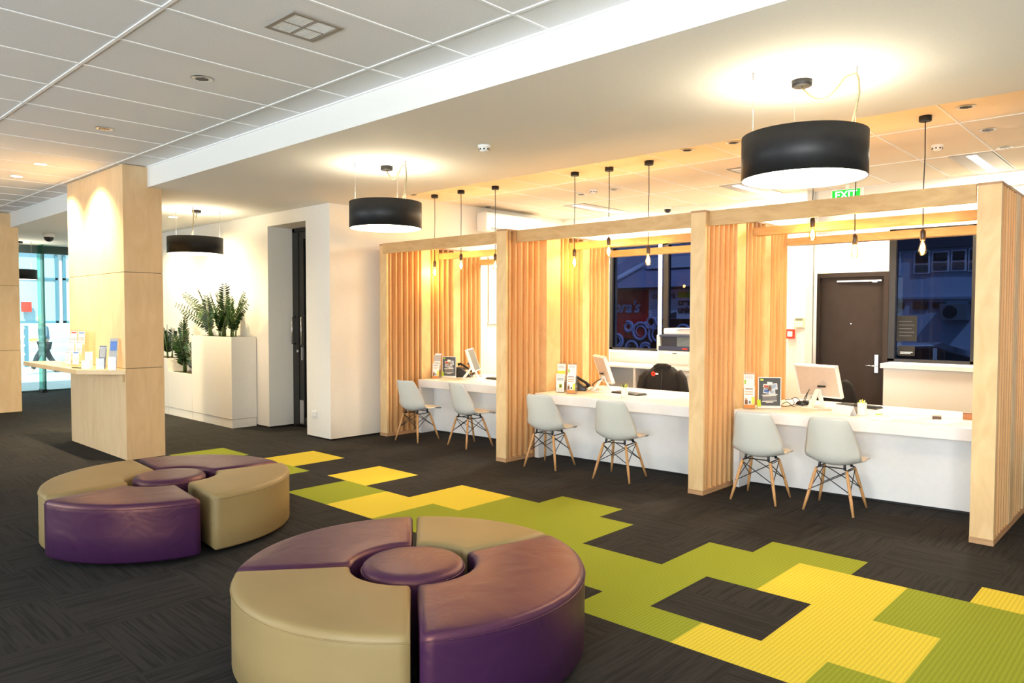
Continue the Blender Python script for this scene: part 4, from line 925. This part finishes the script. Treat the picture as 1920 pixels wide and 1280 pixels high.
# ------------------------------------------------------------------ the street beyond the glass on the left
struct('ground', MB().box(-60, 30, -40, 60, -.35, -.21), solid('asphalt', (.10,.10,.11), .9))
struct('ground', MB().box(-27.5, XL-.12, -10, 30, -.21, -.02), solid('paving', (.42,.43,.43), .8))
t = thing('street_building', 'pale building with dark framed shopfronts across the street at far left', 'building', (-31, 8, 0))
FS = solid('far_frame', (.10,.22,.28), .5); FW = solid('far_wall', (.75,.80,.82), .7); FG = solid('far_glass', (.42,.60,.68), .15)
obj('wall', MB().box(-33, -30.4, -10, 30, -.2, 9), FW, t, world=True); obj('stone_base', MB().box(-30.4, -30.2, -10, 30, -.2, 1.35), solid('far_stone', (.55,.60,.62), .8), t, world=True)
for k in range(7):
    y0 = 2.6+k*1.5
    w = obj('shop_window', MB().box(-30.4, -30.3, y0, y0+.09, 1.35, 4.6).box(-30.4, -30.3, y0+1.25, y0+1.34, 1.35, 4.6).box(-30.4, -30.3, y0, y0+1.34, 1.35, 1.43).box(-30.4, -30.3, y0, y0+1.34, 2.9, 2.98).box(-30.4, -30.3, y0, y0+1.34, 4.52, 4.6), FS, t, world=True)
    obj('pane', MB().box(-.02, .01, -1.34/2, 1.34/2, 0, 3.2), FG if k % 2 else FW, w).location = (-30.36-t.location.x, y0+.67-t.location.y, 1.38)
obj('canopy', MB().box(-30.4, -29.6, -10, 30, 4.7, 4.95), FS, t, world=True)
tag(obj('post_sign', MB().box(-30.2, -30.1, 7.25, 7.55, 1.75, 2.1), REDM), 'small red sign on the building across the street', 'sign')
t = thing('low_railing', 'pale street railing in front of the building across the street', 'railing', (-27.6, 6, -.2))
for k in range(4): obj('rail', MB().box(-27.63, -27.57, -5, 16, .35+k*.28, .42+k*.28), FW, t, world=True)
for k in range(8): obj('post', MB().box(-27.65, -27.55, -4.5+k*2.8, -4.4+k*2.8, -.2, 1.3), FS, t, world=True)

# person walking past
def skin(name, V, E_, Rr, m, parent, sub=2):
    me = bpy.data.meshes.new(name); me.from_pydata([tuple(v) for v in V], E_, []); me.materials.append(m); o = bpy.data.objects.new(name, me); link(o, parent)
    md = o.modifiers.new('skin', 'SKIN'); md.use_smooth_shade = True
    for i, r in enumerate(Rr): me.skin_vertices[0].data[i].radius = (r, r) if not isinstance(r, tuple) else r
    me.skin_vertices[0].data[0].use_root = True
    md = o.modifiers.new('s', 'SUBSURF'); md.levels = sub; md.render_levels = sub
    return o
if True:
    t = thing('person', 'person in a grey blue top and dark trousers striding past outside the glass', 'person', (-24.2, 6.37, -.02), 0)
    # forward = -Y ; x across
    V = [(0,0,.86),(0,-.01,1.05),(0,-.03,1.25),(0,-.05,1.36),(0,-.07,1.42),(0,-.10,1.50),
         (.10,0,.82),(.09,-.22,.48),(.09,-.34,.10),(.09,-.46,.04), (-.10,0,.82),(-.10,.14,.46),(-.10,.36,.12),(-.10,.28,.04),
         (.17,-.04,1.32),(.21,-.02,1.08),(.19,-.20,.95),(.17,-.27,.93), (-.17,-.04,1.32),(-.21,.06,1.08),(-.19,-.12,.96),(-.16,-.20,.95)]
    E_ = [(0,1),(1,2),(2,3),(3,4),(4,5),(0,6),(6,7),(7,8),(8,9),(0,10),(10,11),(11,12),(12,13),(3,14),(14,15),(15,16),(16,17),(3,18),(18,19),(19,20),(20,21)]
    Rr = [.12,.11,.13,.09,.05,.07,.085,.06,.042,.03,.085,.06,.042,.03,.05,.038,.03,.03,.05,.038,.03,.03]
    skin('body', V, E_, Rr, SKIN, t)
    obj('head', MB().lathe([(.001,-.12),(.045,-.105),(.07,-.05),(.078,.01),(.07,.07),(.04,.105),(.001,.115)], (0,-.10,1.55), 20), SKIN, t)
    obj('nose', MB().cyl((0,-.17,1.56), (0,-.20,1.535), .012, .016, n=8), SKIN, t)
    obj('hair', MB().lathe([(.05,-.14),(.082,-.06),(.09,.02),(.08,.08),(.045,.12),(.001,.128)], (0,-.075,1.56), 20), HAIR, t)
    TOP = solid('top_grey_blue', (.16,.24,.30), .8); TRO = solid('trousers_dark', (.03,.035,.04), .8)
    skin('jacket', [(0,0,.90),(0,-.01,1.05),(0,-.03,1.25),(0,-.05,1.36),(.17,-.04,1.32),(.21,-.02,1.08),(.19,-.18,.965),(-.17,-.04,1.32),(-.21,.06,1.08),(-.19,-.10,.97)], [(0,1),(1,2),(2,3),(3,4),(4,5),(5,6),(3,7),(7,8),(8,9)], [.15,.14,.155,.105,.07,.055,.045,.07,.055,.045], TOP, t)
    skin('trousers', [(0,0,.88),(.10,0,.80),(.09,-.22,.48),(.09,-.33,.12),(-.10,0,.80),(-.10,.14,.46),(-.10,.35,.14)], [(0,1),(1,2),(2,3),(0,4),(4,5),(5,6)], [.145,.105,.078,.06,.105,.078,.06], TRO, t)
    obj('shoe', MB().box(.05,.13,-.50,-.26,.02,.09), WPLAS, t, bev=.03); obj('shoe', MB().box(-.14,-.06,.24,.46,.02,.09), BLKP, t, bev=.03)
    for hx, hy, hz in ((.17,-.27,.93), (-.16,-.20,.95)):
        hm = obj('hand', MB().box(hx-.02, hx+.02, hy-.05, hy, hz-.03, hz+.03), SKIN, t, bev=.012)
        for k in range(4): obj('finger', MB().tube([(hx, hy-.045, hz+.022-k*.014), (hx, hy-.08, hz+.02-k*.014), (hx, hy-.09, hz+.005-k*.014)], .007, 6), SKIN, hm)
        obj('thumb', MB().tube([(hx, hy-.01, hz+.03), (hx, hy-.045, hz+.05)], .008, 6), SKIN, hm)
    t2 = thing('paper_bundle', 'cream and yellow bundle carried by the walking person', 'bundle', (-24.2, 6.10, .90)); obj('bundle', MB().box(-.16, .14, -.08, .06, 0, .08), YEL, t2, bev=.02); obj('wrapper', MB().box(-.14, .12, -.06, .10, .085, .13), PAPER, t2, bev=.015)

# ------------------------------------------------------------------ outside the back windows
struct('ground', MB().box(-30, 10, YB+.5, 60, -.21, -.1), solid('yard', (.16,.16,.17), .9))
RW = solid('shop_red', (.80,.010,.02), .6); DARKW = solid('shop_black', (.02,.02,.022), .6); ROOF = solid('roof_blue_grey', (.28,.30,.42), .7); LT = solid('sign_white', (.78,.80,.85), .6); SWL = solid('swirl_grey', (.50,.55,.80), .6)
t = thing('shop_building', 'shop with red wall, swirls and pitched grey roof beyond the middle booth window', 'building', (-12.7, 22, -.2))
obj('dark_wall', MB().box(-16, -9.0, 20, 23, -.2, 2.5), DARKW, t, world=True); obj('red_panel', MB().box(-16, -12.71, 19.97, 19.999, .95, 2.47), RW, t, world=True)
obj('roof', MB().prism([(19.7, 2.52), (23.3, 4.3), (23.3, 2.52)], -15, -9.0, 'x'), ROOF, t, world=True)
obj('verge', MB().tube([(-14.15, 19.66, 2.66), (-13.72, 21.2, 3.38)], .08, 8), LT, t, world=True)
obj('ridge_box', MB().box(-13.4, -9.0, 20.9, 21.4, 3.2, 3.55), LT, t, world=True); obj('gutter', MB().box(-16, -9.0, 19.6, 19.72, 2.46, 2.54), DARKW, t, world=True)
x = text('shop_name', "ora's", .52, SWL, t, (0,0,0), ext=.01, shear=.3, bold=.012); x.location = (-13.56+12.7, 19.94-22, 1.93+.2)
sw = [(-13.0,1.15,.30),(-13.45,1.30,.18),(-12.6,1.45,.22),(-12.35,1.1,.35),(-13.9,.85,.25),(-13.3,.62,.3),(-12.8,.6,.22),(-12.1,.7,.3),(-11.5,1.1,.4),(-14.1,1.2,.15)]
for k, (cx_, cz_, r_) in enumerate(sw):
    P_ = [(cx_+r_*(1-.07*j/3)*math.cos(1.0+k+j*.42*(-1)**k), 19.93, cz_+r_*(1-.07*j/3)*math.sin(1.0+k+j*.42*(-1)**k)) for j in range(26)]
    obj('painted_swirl', MB().tube(P_, [.045]*10+[.045-.0025*j for j in range(16)], 6), SWL, t, world=True)
t = thing('car_park_sign', 'white car park and credit union sign on the wall beyond the middle booth window', 'sign', (-12.0, 19.9, 1.57))
obj('board', MB().box(-.69, 1.6, .02, .06, 0, .90), LT, t)
text('lettering', 'car park', .25, DARKW, t, (-.14, 0, .70), ext=.006, align='CENTER'); text('lettering', 'creative', .27, DARKW, t, (.36, 0, .50), ext=.006, bold=.008, align='LEFT'); text('lettering', 'union', .27, DARKW, t, (.36, 0, .27), ext=.006, bold=.008, align='LEFT')
obj('lime_band', MB().box(.34, 1.5, 0, .018, .64, .82), LIME, t)
for k in range(6): obj('text_line', MB().box(-.56, -.14-.05*(k%3), .005, .018, .10+k*.07, .128+k*.07), SWL, t)
obj('arrow_panel', MB().prism([(-.1,.02),(.30,.02),(.30,.22),(-.1,.10)], .004, .018, 'y'), DGREY, t)
t = thing('yard_building', 'pale blue grey building with upper windows beyond the right booth window', 'building', (-4, 26, -.2))
BW = solid('render_grey_blue', (.46,.58,.70), .8)
obj('wall', MB().box(-8.5, 6, 24.6, 28, -.2, 5.6), BW, t, world=True); obj('roof_band', MB().box(-8.5, 6, 24.4, 28, 3.68, 5.8), solid('band_dark', (.06,.07,.09)), t, world=True); obj('string_course', MB().box(-8.5, 6, 24.5, 24.6, 2.17, 2.24), solid('course', (.28,.36,.45)), t, world=True)
for x0, x1, z0, z1 in [(-7.3,-6.72,2.9,3.62),(-6.36,-5.92,2.93,3.62),(-5.88,-5.42,2.97,3.58),(-5.38,-4.98,2.97,3.6),(-4.94,-4.4,2.95,3.62),(-4.35,-3.8,2.95,3.62),(-6.36,-5.95,1.88,2.1),(-5.85,-5.5,1.92,2.08),(-6.8,-6.6,1.9,2.08),(-4.9,-4.5,1.9,2.08)]:
    w = obj('window', MB().box(x0, x1, 24.52, 24.58, z0, z1), LT if z0 > 2.5 else DARKW, t, world=True)
    obj('pane', MB().box(x0+.05, x1-.05, 24.50, 24.515, z0+.05 if z0 < 2.5 else z0+.32, z1-.05), DARKW, w).location = (-t.location.x, -t.location.y, -t.location.z)
    if z0 > 2.5: obj('pane', MB().box(x0+.05, x1-.05, 24.50, 24.515, z0+.05, z0+.27), solid('pane_dim', (.10,.12,.12), .2), w).location = (-t.location.x, -t.location.y, -t.location.z)
t = thing('outdoor_unit', 'boxy outdoor air conditioning unit on the wall beyond the right booth window', 'air conditioner', (-5.2, 24.3, 1.55)); obj('case', MB().box(-.35, .35, -.2, .28, 0, .48), solid('unit_grey', (.14,.18,.20)), t, bev=.01); obj('fan_grille', MB().cyl((-.08, -.21, .24), (-.08, -.2, .24), .18, n=24), DARKW, t)
def car(name, x, y, rz, L_, col, lab, hood=1.0, pickup=False, s=1.0):
    t = thing(name, lab, 'car', (x, y, -.1 if y > 15 else -.26), rz); P = mat('car_paint', col, .25, coat=.8); noise_col(P, [c*.95 for c in col], col, s=4)
    w = .85
    body = [(-L_/2,.35),(-L_/2+.05,.85),(-L_/2+.9,.95),(L_/2-.6,.95),(L_/2-.05,.75),(L_/2,.35)]
    obj('body', MB().prism(body, -w, w, 'y'), P, t, bev=.06, seg=3)
    cab = [(-.9,.95),(-.35,1.45),(.55,1.48),(1.1,.95)] if pickup else [(-1.35,.95),(-.7,1.40),(.6,1.46),(1.25,1.25),(1.55,.95)]
    obj('glasshouse', MB().prism(cab, -w+.10, w-.10, 'y'), solid('car_glass', (.02,.03,.035), .1), t, bev=.05, seg=3)
    rf = [(a*.93, b+.012) for a, b in cab[1:-1]]; obj('roof', MB().prism([rf[0]]+rf[1:]+[(rf[-1][0], rf[-1][1]-.05), (rf[0][0], rf[0][1]-.05)], -w+.12, w-.12, 'y'), P, t, bev=.015)
    for wx in (-L_/2+.75, L_/2-.8):
        for sy in (-1, 1): q = obj('wheel', MB().cyl((wx, sy*w-.1*sy, .32), (wx, sy*w+.02*sy, .32), .32, n=28), BLKP, t); obj('hubcap', MB().cyl((wx, sy*w+.021*sy, .32), (wx, sy*w+.03*sy, .32), .19, n=20), CHROME, q)
    for wx in (-.05, .6 if not pickup else .45):
        for sy in (-1, 1): obj('pillar', MB().box(wx, wx+.06, sy*(w-.095)-.006, sy*(w-.095)+.006, .95, 1.42), P, t)
    for sy in (-1, 1): obj('headlamp', MB().box(-L_/2-.01, -L_/2+.03, sy*.6-.12, sy*.6+.12, .6, .74), WPLAS, t); obj('tail_lamp', MB().box(L_/2-.06, L_/2-.01, sy*.65-.1, sy*.65+.1, .62, .78), REDM, t)
car('hatchback_car', -3.85, 14.0, math.radians(8), 3.9, (.85,.90,.88), 'silver green hatchback parked close outside the right booth window')
car('pickup_car', -2.5, 20.8, 0, 4.6, (.05,.015,.02), 'dark red pickup parked against the yard building', pickup=True)
car('saloon_car', -6.7, 19.0, .0, 4.2, (.03,.035,.05), 'dark car parked left of the pickup')
# stickers on the right booth window
for (x0, x1, z0, z1, lab) in [(-2.91, -2.67, 1.35, 1.68, 'black notice with ruled lines stuck on the right booth window'), (-2.885, -2.69, 1.16, 1.29, 'small black sticker at the foot of the right booth window')]:
    t = thing('window_notice', lab, 'notice', ((x0+x1)/2, 10.50, z0)); w = (x1-x0)/2; h = z1-z0
    obj('sheet', MB().box(-w, w, 0, .004, 0, h), CLOTH, t)
    for k in range(5 if h > .2 else 2): obj('text_line', MB().box(-w*.75, w*(.75 if k % 2 else .5), -.002, -.0002, h*(.2+k*.14), h*(.2+k*.14)+.008), DGREY if h > .2 else PAPER, t)
'''
'''
